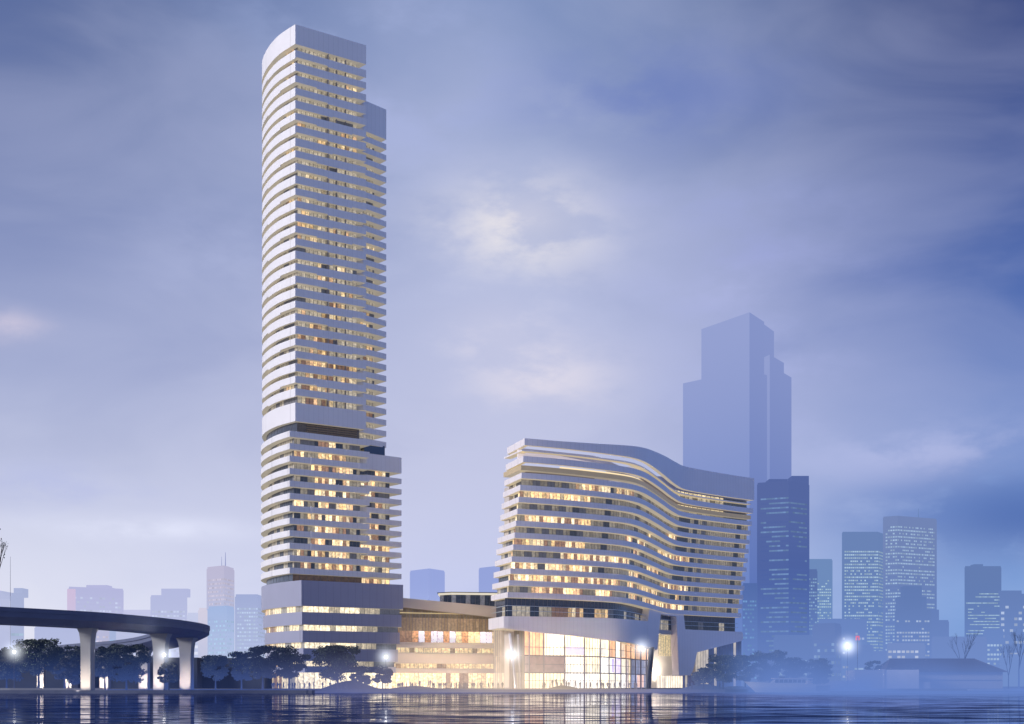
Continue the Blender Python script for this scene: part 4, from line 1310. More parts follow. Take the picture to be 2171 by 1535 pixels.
# ================================================================ TREES
def make_tree(name, label, px, Y, ytop, w_px, seed, leaf=None, crown_low=0.30, group=None, style='umbrella', n_leaf=3600, ybase=None, lean=0.0):
    if style == 'umbrella':
        crown_low -= 0.05
    rng = random.Random(seed)
    x = PX(px, Y)
    zb = 0.5
    H = PZ(ytop, Y) - zb
    Wd = w_px / F * Y / 2
    t = thing(name, label, 'tree', (x, Y, zb), group)
    mb = MB()
    tips = []

    def limb(p, d, length, r, depth):
        p = Vector(p); d = Vector(d).normalized()
        q = p + d * length * 0.5 + Vector((rng.uniform(-.1, .1), rng.uniform(-.1, .1), 0)) * length
        e = q + (d + Vector((rng.uniform(-.25, .25), rng.uniform(-.25, .25), 0.08))).normalized() * length * 0.5
        mb.tube(p, q, r, r * 0.85, 6, cap=False)
        mb.tube(q, e, r * 0.85, r * 0.62, 6, cap=False)
        tips.append(e)
        if depth:
            k = 3 if depth > 1 else 2
            for i in range(k):
                a = rng.uniform(0, 2 * math.pi)
                sp = rng.uniform(0.5, 1.0) if style == 'umbrella' else rng.uniform(0.3, 0.7)
                nd = (d + Vector((math.cos(a) * sp, math.sin(a) * sp, rng.uniform(-0.1, 0.35)))).normalized()
                limb(e, nd, length * rng.uniform(0.6, 0.85), r * 0.58, depth - 1)
    th = H * (crown_low + 0.03)
    r0 = 0.022 * H
    top = Vector((lean * th, 0, th))
    mid = Vector((lean * th * 0.3, 0, th * 0.5))
    mb.tube((0, 0, -0.15), mid, r0 * 1.25, r0 * 0.95, 8, cap=False)
    mb.tube(mid, top, r0 * 0.95, r0 * 0.8, 8, cap=False)
    for i in range(3 if style == 'umbrella' else 4):
        a = 2 * math.pi * i / 3 + rng.uniform(-.4, .4)
        sp = 0.75 if style == 'umbrella' else 0.4
        limb(top, (math.cos(a) * sp, math.sin(a) * sp, 1), H * 0.20, r0 * 0.6, 2)
    tr = mb.build('trunk', [BARK], t)
    mb = MB()
    # clumps spread through an uneven crown
    clumps = []
    zc0, zc1 = H * crown_low, H
    nclump = 58 if style == 'umbrella' else 30
    n_leaf = int(n_leaf * 1.7)
    for i in range(nclump):
        u = rng.random()
        z = zc0 + (zc1 - zc0) * (u ** 0.9) * 0.95
        v = (z - zc0) / (zc1 - zc0)
        if style == 'umbrella':
            rad = Wd * (0.55 + 0.75 * v) * math.sqrt(max(0.03, 1 - max(0, (v - 0.45) / 0.57) ** 2))
            rad = min(rad, Wd)
        else:
            rad = Wd * math.sqrt(max(0.02, 1 - ((v - 0.42) / 0.6) ** 2))
        a = rng.uniform(0, 2 * math.pi)
        rr = rad * math.sqrt(rng.uniform(0.05, 1.0))
        cr = rng.uniform(0.13, 0.27) * Wd + 0.28
        clumps.append((Vector((math.cos(a) * rr * 0.92, math.sin(a) * rr * 0.8, min(z, H - cr * 0.45))), cr))
    for i in range(n_leaf):
        c, cr = rng.choice(clumps)
        d = Vector((rng.gauss(0, 1), rng.gauss(0, 1), rng.gauss(0, 1)))
        d.normalize()
        p = c + Vector((d.x, d.y, d.z * 0.55)) * cr * (rng.random() ** 0.45)
        s = rng.uniform(0.12, 0.25) * (1.0 if H > 5 else 0.75)
        u = Vector((rng.gauss(0, 1), rng.gauss(0, 1), rng.gauss(0, 0.6))).normalized()
        w = u.cross(Vector((rng.gauss(0, 1), rng.gauss(0, 1), rng.gauss(0, 1)))).normalized()
        mb.face([p - u * s * 1.3, p - w * s * 0.7, p + u * s * 1.3, p + w * s * 0.7], 0)
    cr = mb.build('crown', [leaf or LEAF], t)
    return t


def bare_tree(name, label, px, Y, ytop, seed, spread=0.35, ybase=None, leaves=0, zb=0.5):
    rng = random.Random(seed)
    x = PX(px, Y)
    H = PZ(ytop, Y) - zb
    t = thing(name, label, 'tree', (x, Y, zb))
    mb = MB()
    tw = []

    def limb(p, d, length, r, depth):
        e = p + d * length
        mb.tube(p, e, r, r * 0.6, 5 if depth > 1 else 4, cap=False)
        tw.append(e)
        if depth == 0:
            return
        for i in range(rng.choice((2, 3))):
            a = rng.uniform(0, 2 * math.pi)
            nd = (d + Vector((math.cos(a), math.sin(a), 0.25)) * rng.uniform(0.25, 0.6) * spread * 2).normalized()
            limb(e, nd, length * rng.uniform(0.62, 0.86), r * 0.6, depth - 1)
    limb(Vector((0, 0, -0.1)), Vector((0, 0, 1)), H * 0.3, H * 0.014, 5)
    zs = max(v[2] for v in mb.v)
    mb.v = [(a, b, c * H / zs) for a, b, c in mb.v]
    mb.build('trunk', [BARK], t)
    if leaves:
        mb = MB()
        for i in range(leaves):
            p = rng.choice(tw)
            p = Vector((p.x, p.y, p.z * H / zs)) + Vector((rng.gauss(0, .3), rng.gauss(0, .3), rng.gauss(0, .5)))
            s = rng.uniform(0.06, 0.13)
            u = Vector((rng.gauss(0, .4), rng.gauss(0, .4), 1)).normalized(); w = u.orthogonal().normalized()
            mb.face([p - u * s * 2, p - w * s, p + u * s * 2, p + w * s], 0)
        mb.build('crown', [LEAF], t)
    return t


def build_trees():
    U = 'umbrella'
    T = make_tree
    T('broad_tree', 'dark broad tree behind the leftmost street lamp', 14, 300, 1372, 95, 101, crown_low=0.34)
    T('broad_tree', 'tallest dark spreading tree at the left, forked trunk before a lit pier foot', 82, 290, 1353, 105, 102, crown_low=0.36, n_leaf=5200)
    T('broad_tree', 'thinner spreading tree between the tall forked tree and the first viaduct pier', 137, 312, 1366, 84, 103, crown_low=0.28)
    T('small_tree', 'low round bushy tree just left of the first viaduct pier', 146, 285, 1395, 62, 104, LEAF2, crown_low=0.24, style='round')
    T('broad_tree', 'spreading tree immediately right of the first viaduct pier', 222, 305, 1371, 60, 105, crown_low=0.34)
    T('broad_tree', 'wide dense tree midway between the first two viaduct piers', 268, 300, 1366, 108, 106, crown_low=0.28, n_leaf=5200)
    T('small_tree', 'small round tree standing in front of the second viaduct pier', 358, 275, 1402, 44, 107, LEAF2, crown_low=0.30, style='round', n_leaf=2600)
    T('broad_tree', 'spreading tree just right of the last viaduct pier', 457, 305, 1389, 60, 108, crown_low=0.36)
    T('broad_tree', 'hazy spreading tree between the viaduct and the tower podium', 512, 318, 1381, 62, 109, crown_low=0.30)
    T('broad_tree', 'broad tree at the left corner of the tower podium', 557, 303, 1369, 78, 110, crown_low=0.34, n_leaf=4600)
    T('broad_tree', 'large umbrella tree in front of the podium windows, lit hall behind its trunk', 613, 301, 1369, 84, 111, crown_low=0.36, n_leaf=4800)
    T('broad_tree', 'biggest umbrella tree before the middle of the tower podium', 716, 301, 1369, 116, 112, crown_low=0.30, n_leaf=6200)
    T('small_tree', 'young round tree at the right edge of the biggest umbrella tree', 766, 299, 1413, 46, 113, LEAF2, crown_low=0.26, style='round', n_leaf=2600)
    T('small_tree', 'small lollipop tree below the street lamp at the podium corner', 811, 298, 1411, 42, 114, LEAF2, crown_low=0.34, style='round', n_leaf=2800)
    T('small_tree', 'low round tree at the foot of the leaning leg of the curved building', 1492, 303, 1416, 48, 115, crown_low=0.22, style='round', n_leaf=2600)
    T('broad_tree', 'spreading tree in blue mist under the far end of the curved building', 1533, 312, 1387, 80, 116, crown_low=0.32, n_leaf=4200)
    T('broad_tree', 'misty tree right of the one under the curved building', 1580, 335, 1388, 60, 117, crown_low=0.30)
    T('broad_tree', 'highest misty tree on the right bank, above the motor yacht bow', 1632, 340, 1378, 82, 118, crown_low=0.30, n_leaf=4600)
    T('broad_tree', 'misty tree above the cabin of the motor yacht', 1684, 345, 1394, 66, 119, crown_low=0.28)
    T('broad_tree', 'misty tree at the stern end of the motor yacht', 1734, 350, 1396, 66, 120, crown_low=0.26)
    bare_tree('bare_tree', 'tall nearly bare tree cut by the left edge of the picture', -24, 290, 1092, 130, 0.17, leaves=300)
    bare_tree('bare_tree', 'bare tree standing behind the tiled hall roof on the far bank', 2041, 430, 1333, 131, 0.28)
    bare_tree('bare_tree', 'larger bare tree cut by the right edge of the picture', 2160, 400, 1318, 132, 0.36)
    bare_tree('bare_tree', 'slender bare tree on the bank just right of the tiled hall', 2138, 390, 1360, 133, 0.30)
    # leaning thin trunks and a hedge on the compound wall
    for i, (px, w, y) in enumerate(((1850, 46, 1401), (1892, 44, 1399))):
        make_tree('garden_shrub', ('rounded shrub showing over the pale compound wall', 'rounded shrub where the compound wall meets the tiled hall')[i], px, 392, y, w, 140 + i, crown_low=0.35, style='round', n_leaf=1800)


# ================================================================ PEOPLE
def person_mesh(seed, pose):
    """one continuous body grown from a jointed skeleton"""
    rng = random.Random(seed)
    st, arm, turn = pose
    P = {'pelvis': (0, 0, .94), 'waist': (0, 0, 1.08), 'chest': (0, .01, 1.32), 'neck': (0, 0, 1.49), 'head': (0, -.01, 1.60), 'crown': (0, 0, 1.71),
         'shl': (-.17, 0, 1.42), 'ell': (-.24 - arm * .05, .03, 1.15), 'hal': (-.24 + arm * .12, -.06 - arm * .1, .90 + arm * .10),
         'shr': (.17, 0, 1.42), 'elr': (.24, .03, 1.15), 'har': (.25, -.07, .90),
         'hil': (-.09, 0, .90), 'knl': (-.10, -.02 - st * .6, .50), 'anl': (-.10, .02 - st, .08), 'tol': (-.11, -.13 - st, .03),
         'hir': (.09, 0, .90), 'knr': (.10, -.02 + st * .3, .50), 'anr': (.10, .04 + st, .08), 'tor': (.11, -.11 + st, .03)}
    rad = {'pelvis': .145, 'waist': .13, 'chest': .16, 'neck': .06, 'head': .095, 'crown': .075, 'shl': .075, 'ell': .05, 'hal': .04, 'shr': .075, 'elr': .05, 'har': .04,
           'hil': .10, 'knl': .068, 'anl': .05, 'tol': .04, 'hir': .10, 'knr': .068, 'anr': .05, 'tor': .04}
    E = [('pelvis', 'waist'), ('waist', 'chest'), ('chest', 'neck'), ('neck', 'head'), ('head', 'crown'), ('chest', 'shl'), ('shl', 'ell'), ('ell', 'hal'), ('chest', 'shr'), ('shr', 'elr'), ('elr', 'har'),
         ('pelvis', 'hil'), ('hil', 'knl'), ('knl', 'anl'), ('anl', 'tol'), ('pelvis', 'hir'), ('hir', 'knr'), ('knr', 'anr'), ('anr', 'tor')]
    names = list(P)
    me = bpy.data.meshes.new('skeleton')
    me.from_pydata([P[n] for n in names], [(names.index(a), names.index(b)) for a, b in E], [])
    o = bpy.data.objects.new('skeleton', me)
    COL.objects.link(o)
    sk = o.modifiers.new('skin', 'SKIN')
    for n, v in zip(names, me.skin_vertices[0].data):
        v.radius = (rad[n], rad[n] * (0.75 if n in ('chest', 'waist', 'pelvis') else 1.0))
        v.use_root = n == 'pelvis'
    o.modifiers.new('sub', 'SUBSURF').levels = 1
    dg = bpy.context.evaluated_depsgraph_get()
    out = bpy.data.meshes.new_from_object(o.evaluated_get(dg))
    bpy.data.objects.remove(o)
    bpy.data.meshes.remove(me)
    out.name = 'person'
    cl, tr = CLOTH[seed % 3], CLOTH[(seed + 1) % 3]
    for m in (cl, tr, SKIN, HAIR):
        out.materials.append(m)
    for p in out.polygons:
        z, y = p.center.z, p.center.y
        p.material_index = 3 if (z > 1.66 or (z > 1.56 and y > .01)) else 2 if z > 1.50 else 0 if z > 0.92 else 1
        p.use_smooth = True
    return out


def build_people():
    rng = random.Random(77)
    meshes = [person_mesh(i, p) for i, p in enumerate(((0.0, 0, 0), (0.13, 0, 0), (0.05, 1, 0), (0.2, 0.5, 0), (0.0, 1, 0), (0.1, 0.3, 0)))]
    spots = []
    def add(zone, items):
        for i, px in enumerate(items):
            spots.append((px, zone, i, len(items)))
    add('before the lit podium windows', (577, 580.5, 588.5, 593, 601, 613, 620, 625, 636, 645, 656, 665, 684))
    add('under the biggest umbrella tree', (700, 712, 723, 735, 748))
    add('behind the bank by the low wing', (844, 848, 853, 862, 870, 874, 882, 890, 908, 912, 918, 921))
    add('before the glowing low wing', (931, 935, 941, 945.5, 957, 964.5, 968, 973, 977, 983.5, 987, 991, 1001, 1005))
    add('near the slanting white strut', (1019, 1022, 1036, 1045, 1056, 1065))
    add('on the glass hall mound', (1151, 1155, 1166, 1171, 1179, 1182, 1190, 1194, 1201, 1206))
    add('right of the glass hall mound', (1220, 1230, 1243, 1252, 1266, 1276, 1280, 1288, 1292, 1303))
    add('beside the dark leaning struts', (1314, 1323, 1333, 1337, 1346, 1350))
    add('by trees at the leaning leg', (1459, 1467, 1511, 1526))
    ords = ['first', 'second', 'third', 'fourth', 'fifth', 'sixth', 'seventh', 'eighth', 'ninth', 'tenth', 'eleventh', 'twelfth', 'thirteenth', 'fourteenth']
    for px, zone, i, n in spots:
        Y = 309 + rng.uniform(-5, 5)
        z = 0.64
        for (mx, my, rx, ry, h) in MOUNDS:
            z = max(z, 0.6 + mound_h(PX(px, Y), Y, mx, my, rx, ry, h))
        k = rng.randrange(6)
        o = bpy.data.objects.new('person', meshes[k])
        o.location = (PX(px, Y), Y, z - 0.01)
        s = rng.uniform(0.94, 1.06)
        o.scale = (s * 1.1, s * 1.1, s)
        o.rotation_euler.z = rng.uniform(0, 6.28)
        link(o)
        pose = ('standing still', 'mid-stride', 'with one hand at the waist', 'walking', 'with a bent arm', 'standing with feet apart')[k]
        tag(o, f'dark figure, {ords[i]} from the left {zone}', 'person', 'people strolling on the promenade')


# ================================================================ LAMPS
def build_lamps():
    bulb = glow_material('lamp_globe', (1.0, 0.97, 0.88), 9.0)
    m, nt, out = nt_of('lamp_halo_glow')  # emissive volume added round each globe to imitate its bloom
    tc = N(nt, 'ShaderNodeTexCoord')
    ln = N(nt, 'ShaderNodeVectorMath', operation='LENGTH')
    nt.links.new(tc.outputs['Object'], ln.inputs[0])
    d = M(nt, 'SUBTRACT', 1.0, ln.outputs['Value'], clamp=True)
    d = M(nt, 'MULTIPLY', M(nt, 'POWER', d, 4.0), 0.55)
    ve = N(nt, 'ShaderNodeEmission')
    ve.inputs[0].default_value = (0.88, 0.93, 1.0, 1)
    nt.links.new(d, ve.inputs[1])
    nt.links.new(ve.outputs[0], out.inputs['Volume'])
    spots = [(30, 283, 1382, 'lamp glowing in front of the dark tree at the far left', (1, 1, 0.9), 900),
             (348, 270, 1388, 'lamp glowing against the second viaduct pier', (1, 0.97, 0.92), 1500),
             (818, 296, 1393, 'lamp glowing above the small lollipop tree at the podium corner', (1, 0.95, 0.95), 1200),
             (1087, 320, 1387, 'brightest lamp, by the slanting white strut of the curved building', (1, 0.90, 0.70), 3500),
             (1360, 330, 1374, 'lamp glowing under the overhang beside the leaning leg', (1, 0.92, 0.9), 1500),
             (1797, 372, 1370, 'lamp glowing alone on the far misty bank', (0.95, 0.98, 1), 1500)]
    for px, Y, y, lab, c, pw in spots:
        x, z = PX(px, Y), PZ(y, Y)
        t = thing('street_lamp', 'street ' + lab, 'street lamp', (x, Y, 0.6), 'lamps lit along the waterfront')
        h = z - 0.6
        mb = MB()
        mb.lathe((0, 0, 0), [(0.14, 0), (0.14, 0.25), (0.07, 0.35), (0.045, h - 0.35), (0.10, h - 0.28)], 8)
        mb.build('post', [METAL], t)
        mb = MB()
        mb.lathe((0, 0, h), [(0.05, -0.30)] + [(0.32 * math.cos(a), 0.32 * math.sin(a)) for a in (R(-60), R(-30), 0, R(30), R(60))] + [(0.03, 0.32)], 12)
        mb.build('globe', [bulb], t)
        bm = bmesh.new()
        bmesh.ops.create_icosphere(bm, subdivisions=3, radius=1.0)
        me = bpy.data.meshes.new('halo'); bm.to_mesh(me); bm.free()
        me.materials.append(m)
        o = bpy.data.objects.new('halo', me)
        o.location = (0, 0, h)
        r = 4.6 * Y / 300
        o.scale = (r, r, r)
        link(o, t)
        ld = bpy.data.lights.new('street_light', 'POINT')
        ld.energy = pw
        ld.color = c
        ld.shadow_soft_size = 0.4
        lo = bpy.data.objects.new('street_light', ld)
        lo.location = (x, Y - 0.0, z)
        lo.location.y -= 0.45
        lo.visible_glossy = False
        link(lo)


def spot(loc, to, power, col, size=R(70), blend=0.8, soft=0.5):
    ld = bpy.data.lights.new('uplight', 'SPOT')
    ld.energy = power; ld.color = col; ld.spot_size = size; ld.spot_blend = blend; ld.shadow_soft_size = soft
    o = bpy.data.objects.new('uplight', ld)
    o.location = loc
    o.rotation_euler = (Vector(to) - Vector(loc)).to_track_quat('-Z', 'Y').to_euler()
    link(o)


def build_lights():
    warm = (1.0, 0.80, 0.60)
    for px, Y, pw in ((186, 261, 2600), (341, 288, 5200), (396, 313, 5200)):
        x = PX(px, Y)
        spot((x - 1.6, Y - 4.2, 0.8), (x + 0.1, Y, 3.4), pw, warm, R(75))
    for px, Y in ((88, 392), (147, 372), (223, 352), (306, 336)):
        x = PX(px, Y)
        spot((x - 0.6, Y - 4.5, 0.8), (x, Y, 3.0), 7000, warm, R(70))
    # warm spots added to wash the overhang from below, no fixtures modelled
    for px, Y, pw in ((1160, 389, 8000), (1240, 394, 9000), (1320, 402, 7000), (1090, 388, 4000)):
        spot((PX(px, Y), Y, 0.9), (PX(px, Y), Y + 4, 14), pw, warm, R(120))
    p, n = hit(1408, -4.6, 2.9)
    spot((p[0], p[1], 5.0), (p[0] - n[0] * 4, p[1] - n[1] * 4, 8), 7000, (1.0, 0.86, 0.68), R(150), soft=1.5)
    # warm spots added to brighten the low wing, no fixtures modelled
    for px in (870, 930, 990, 1040):
        Y = 397
        spot((PX(px, Y), Y, 1.2), (PX(px, Y), 412, 9), 7500, (1.0, 0.74, 0.46), R(110))


# ================================================================ GROUND, WATER, BANK
MOUNDS = [(PX(742, 316), 316, 9.0, 4.5, 2.1), (PX(1193, 312), 312, 5.6, 4.0, 0.95), (PX(1492, 318), 318, 7.5, 5.0, 1.35), (PX(880, 314), 314, 9.0, 4.0, 0.85), (PX(1560, 322), 322, 7.0, 4.0, 0.8)]


def mound_h(x, y, mx, my, rx, ry, h):
    d = math.hypot((x - mx) / rx, (y - my) / ry)
    return h * (math.cos(math.pi * d) + 1) / 2 if d < 1 else -0.1


SHORE = [(-900, 258), (-100, 258), (-76, 260), (-66, 266), (-60, 284), (-52, 295), (-20, 297), (38, 297), (52, 303), (60, 326), (78, 352), (120, 366), (900, 366)]


def build_ground():
    sh = spline(SHORE, 4)
    mb = MB()
    far = [(9000, 366), (9000, 12000), (-9000, 12000), (-9000, 258)]
    for a, b in zip(sh, sh[1:]):
        mb.face([(a[0], a[1], 0.58), (b[0], b[1], 0.58), (b[0], 480, 0.58), (a[0], 480, 0.58)])
    mb.face([(-900, 480, 0.58), (900, 480, 0.58), (9000, 12000, 0.58), (-9000, 12000, 0.58)])
    tag(mb.build('ground', [PAVE], None), kind='structure')
    mb = MB(); mb.ribbon(sh, -1.2, 0.66, 0.9)
    tag(mb.build('kerb_strip', [QUAY], None), kind='structure')
    for i, (mx, my, rx, ry, h) in enumerate(MOUNDS):
        mb = MB()
        n = 18
        def pt(i_, j_):
            r, a = i_ / 8, 2 * math.pi * j_ / n
            x, y = mx + rx * r * math.cos(a), my + ry * r * math.sin(a)
            return (x, y, 0.6 + max(-0.1, mound_h(x, y, mx, my, rx, ry, h)) + (0.12 * noise.noise((x * .6, y * .6, i)) if 0 < i_ < 8 else 0))
        for i_ in range(8):
            for j_ in range(n):
                mb.face([pt(i_, j_), pt(i_ + 1, j_), pt(i_ + 1, j_ + 1), pt(i_, j_ + 1)], smooth=True)
        tag(mb.build('terrain_mound', [GRASS], None), kind='structure')

    # water
    m, nt, out = nt_of('harbour_water')
    geo = N(nt, 'ShaderNodeNewGeometry')
    def slope(sx, sy, rot, detail):
        mp = N(nt, 'ShaderNodeMapping')
        nt.links.new(geo.outputs['Position'], mp.inputs[0])
        mp.inputs['Scale'].default_value = (sx, sy, 1)
        mp.inputs['Rotation'].default_value = (0, 0, R(rot))
        n = N(nt, 'ShaderNodeTexNoise')
        n.inputs['Scale'].default_value = 1.0; n.inputs['Detail'].default_value = detail; n.inputs['Roughness'].default_value = 0.6
        nt.links.new(mp.outputs[0], n.inputs['Vector'])
        q = N(nt, 'ShaderNodeSeparateXYZ')
        nt.links.new(n.outputs['Color'], q.inputs[0])
        return M(nt, 'SUBTRACT', q.outputs[0], 0.5), M(nt, 'SUBTRACT', q.outputs[1], 0.5)
    ax, ay = slope(0.26, 0.85, 2, 4)          # wind ripples
    bx, by = slope(0.045, 0.15, -4, 3)        # longer swell
    tilt = M(nt, 'ADD', ay, M(nt, 'MULTIPLY', by, 0.40))
    nrm = N(nt, 'ShaderNodeCombineXYZ')
    nt.links.new(M(nt, 'MULTIPLY', M(nt, 'ADD', ax, bx), 0.006), nrm.inputs[0])
    nt.links.new(M(nt, 'ADD', M(nt, 'MULTIPLY', tilt, 0.080), -0.005), nrm.inputs[1])
    nrm.inputs[2].default_value = 1.0
    nv = N(nt, 'ShaderNodeVectorMath', operation='NORMALIZE')
    nt.links.new(nrm.outputs[0], nv.inputs[0])
    gl = N(nt, 'ShaderNodeBsdfGlossy'); gl.inputs['Roughness'].default_value = 0.022; gl.inputs['Color'].default_value = (0.86, 0.88, 0.98, 1)
    nt.links.new(nv.outputs[0], gl.inputs['Normal'])
    df = N(nt, 'ShaderNodeBsdfDiffuse'); df.inputs['Color'].default_value = (0.022, 0.042, 0.14, 1)
    # wave faces that lean towards the bank mirror the town; those that lean to the open water show the dark depth
    face = sstep(nt, tilt, -0.10, 0.10)
    mx = N(nt, 'ShaderNodeMixShader')
    nt.links.new(M(nt, 'ADD', 0.06, M(nt, 'MULTIPLY', face, 0.92)), mx.inputs[0])
    nt.links.new(df.outputs[0], mx.inputs[1]); nt.links.new(gl.outputs[0], mx.inputs[2])
    finish(nt, out, mx.outputs[0], True)
    mb = MB(); mb.face([(-2500, -300, 0), (2500, -300, 0), (2500, 480, 0), (-2500, 480, 0)])
    tag(mb.build('water', [m], None), kind='structure')


def build_bank():
    # dark wall behind the left trees
    t = thing('boundary_building', 'long dark low building behind the trees from the left edge to the tower', 'building', (-110, 400, 0.6))
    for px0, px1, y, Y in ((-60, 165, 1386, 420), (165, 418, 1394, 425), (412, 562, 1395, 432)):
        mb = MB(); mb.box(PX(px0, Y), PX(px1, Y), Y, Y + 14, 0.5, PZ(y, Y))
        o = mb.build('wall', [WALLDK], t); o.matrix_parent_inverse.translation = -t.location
    mb = MB(); mb.ribbon([(-230, 263), (-100, 263), (-82, 266)], 0.6, 1.05, 0.3)
    tag(mb.build('low_parapet_wall', [CONC], None), 'low pale parapet wall along the bank under the viaduct', 'wall')

    # right bank compound
    t = thing('garden_wall', 'pale compound wall with taller white block on the far right bank', 'wall', (105, 375, 0.6))
    def gp(mb, nm, mats):
        o = mb.build(nm, mats, t); o.matrix_parent_inverse.translation = -t.location; return o
    Y = 372
    for px0, px1, y, d, nm, mt in ((1712, 1812, 1443, 8, 'low_wall', PALE), (1812, 1871, 1421, 10, 'wall_panel', PALE), (1875, 1946, 1420, 9, 'white_panel', surface('bright_render', (0.72, 0.70, 0.70), 0.8)), (1946, 1972, 1446, 9, 'low_wall', PALE)):
        mb = MB(); mb.box(PX(px0, Y), PX(px1, Y), Y - (1 if nm == 'white_panel' else 0), Y + d, 0.5, PZ(y, Y)); gp(mb, nm, [mt])
    mb = MB(); mb.box(PX(1871.2, Y), PX(1874.8, Y), Y - 1.2, Y + 6, 0.5, PZ(1419, Y)); gp(mb, 'gate_post', [PALE])
    mb = MB(); mb.ribbon([(PX(1811, Y), Y - 0.15), (PX(1871, Y), Y - 0.15)], PZ(1421, Y), PZ(1420, Y), 0.8); gp(mb, 'coping', [PALE])

    t = thing('tiled_hall', 'long low hall with a dark hipped tile roof on the far right bank', 'building', (130, 392, 0.6))
    def hp(mb, nm, mats):
        o = mb.build(nm, mats, t); o.matrix_parent_inverse.translation = -t.location; return o
    Y = 384
    x0, x1 = PX(1880, Y), PX(2126, Y)
    mb = MB(); mb.box(x0, x1, Y, Y + 16, 0.5, PZ(1424, Y)); hp(mb, 'wall', [PALE])
    ze, zr = PZ(1425, Y), PZ(1398, Y + 8)
    e = [(x0 - .8, Y - 1.6), (x1 + .8, Y - 1.6), (x1 + .8, Y + 17), (x0 - .8, Y + 17)]
    ra, rb = (x0 + 3, Y + 7.7), (x1 - 5.5, Y + 7.7)
    mb = MB()
    mb.face([(*e[0], ze), (*e[1], ze), (*rb, zr), (*ra, zr)]); mb.face([(*e[2], ze), (*e[3], ze), (*ra, zr), (*rb, zr)])
    mb.face([(*e[1], ze), (*e[2], ze), (*rb, zr)]); mb.face([(*e[3], ze), (*e[0], ze), (*ra, zr)])
    mb.face([(*p, ze) for p in e[::-1]])
    hp(mb, 'roof', [ROOFT])
    mb = MB(); mb.tube((*ra, zr + .05), (*rb, zr + .05), 0.22, 0.22, 8)
    mb.tube((*rb, zr + .05), (*e[1], ze + .05), 0.16, 0.16, 8)
    hp(mb, 'ridge', [ROOFT])
    mb = MB(); mb.box(x0 + 8, x1 - 1, Y - 0.5, Y, PZ(1441.5, Y), PZ(1440, Y)); hp(mb, 'string_course', [PALE])

    mb = MB(); mb.box(PX(2050, 364), PX(2112, 364), 358.5, 363.5, 0.15, 0.5)
    tag(mb.build('floating_jetty', [PALE], None), 'low pale jetty floating before the tiled hall', 'jetty')
    # small traffic sign, red, among the far blocks
    t = thing('station_sign', 'small glowing red rectangular sign on a post by the far-bank street lamp', 'sign', (PX(1818, 380), 380, 0.6))
    mb = MB(); mb.tube((0, 0, 0), (0, 0, PZ(1358, 380) - 0.6), 0.09, 0.09, 6); mb.build('post', [METAL], t)
    zc = PZ(1352, 380) - 0.6
    mb = MB(); w = 0.55
    mb.box(-w, w, -0.12, 0.0, zc - 0.75, zc + 0.55); mb.build('panel', [glow_material('red_sign', s2l(214, 120, 160), 1.0)], t)
    mb = MB(); mb.box(-0.17, 0.17, -0.16, -0.125, zc - 0.75, zc + 0.05); mb.build('door_mark', [glow_material('sign_mark', s2l(110, 130, 200), 1.0)], t)


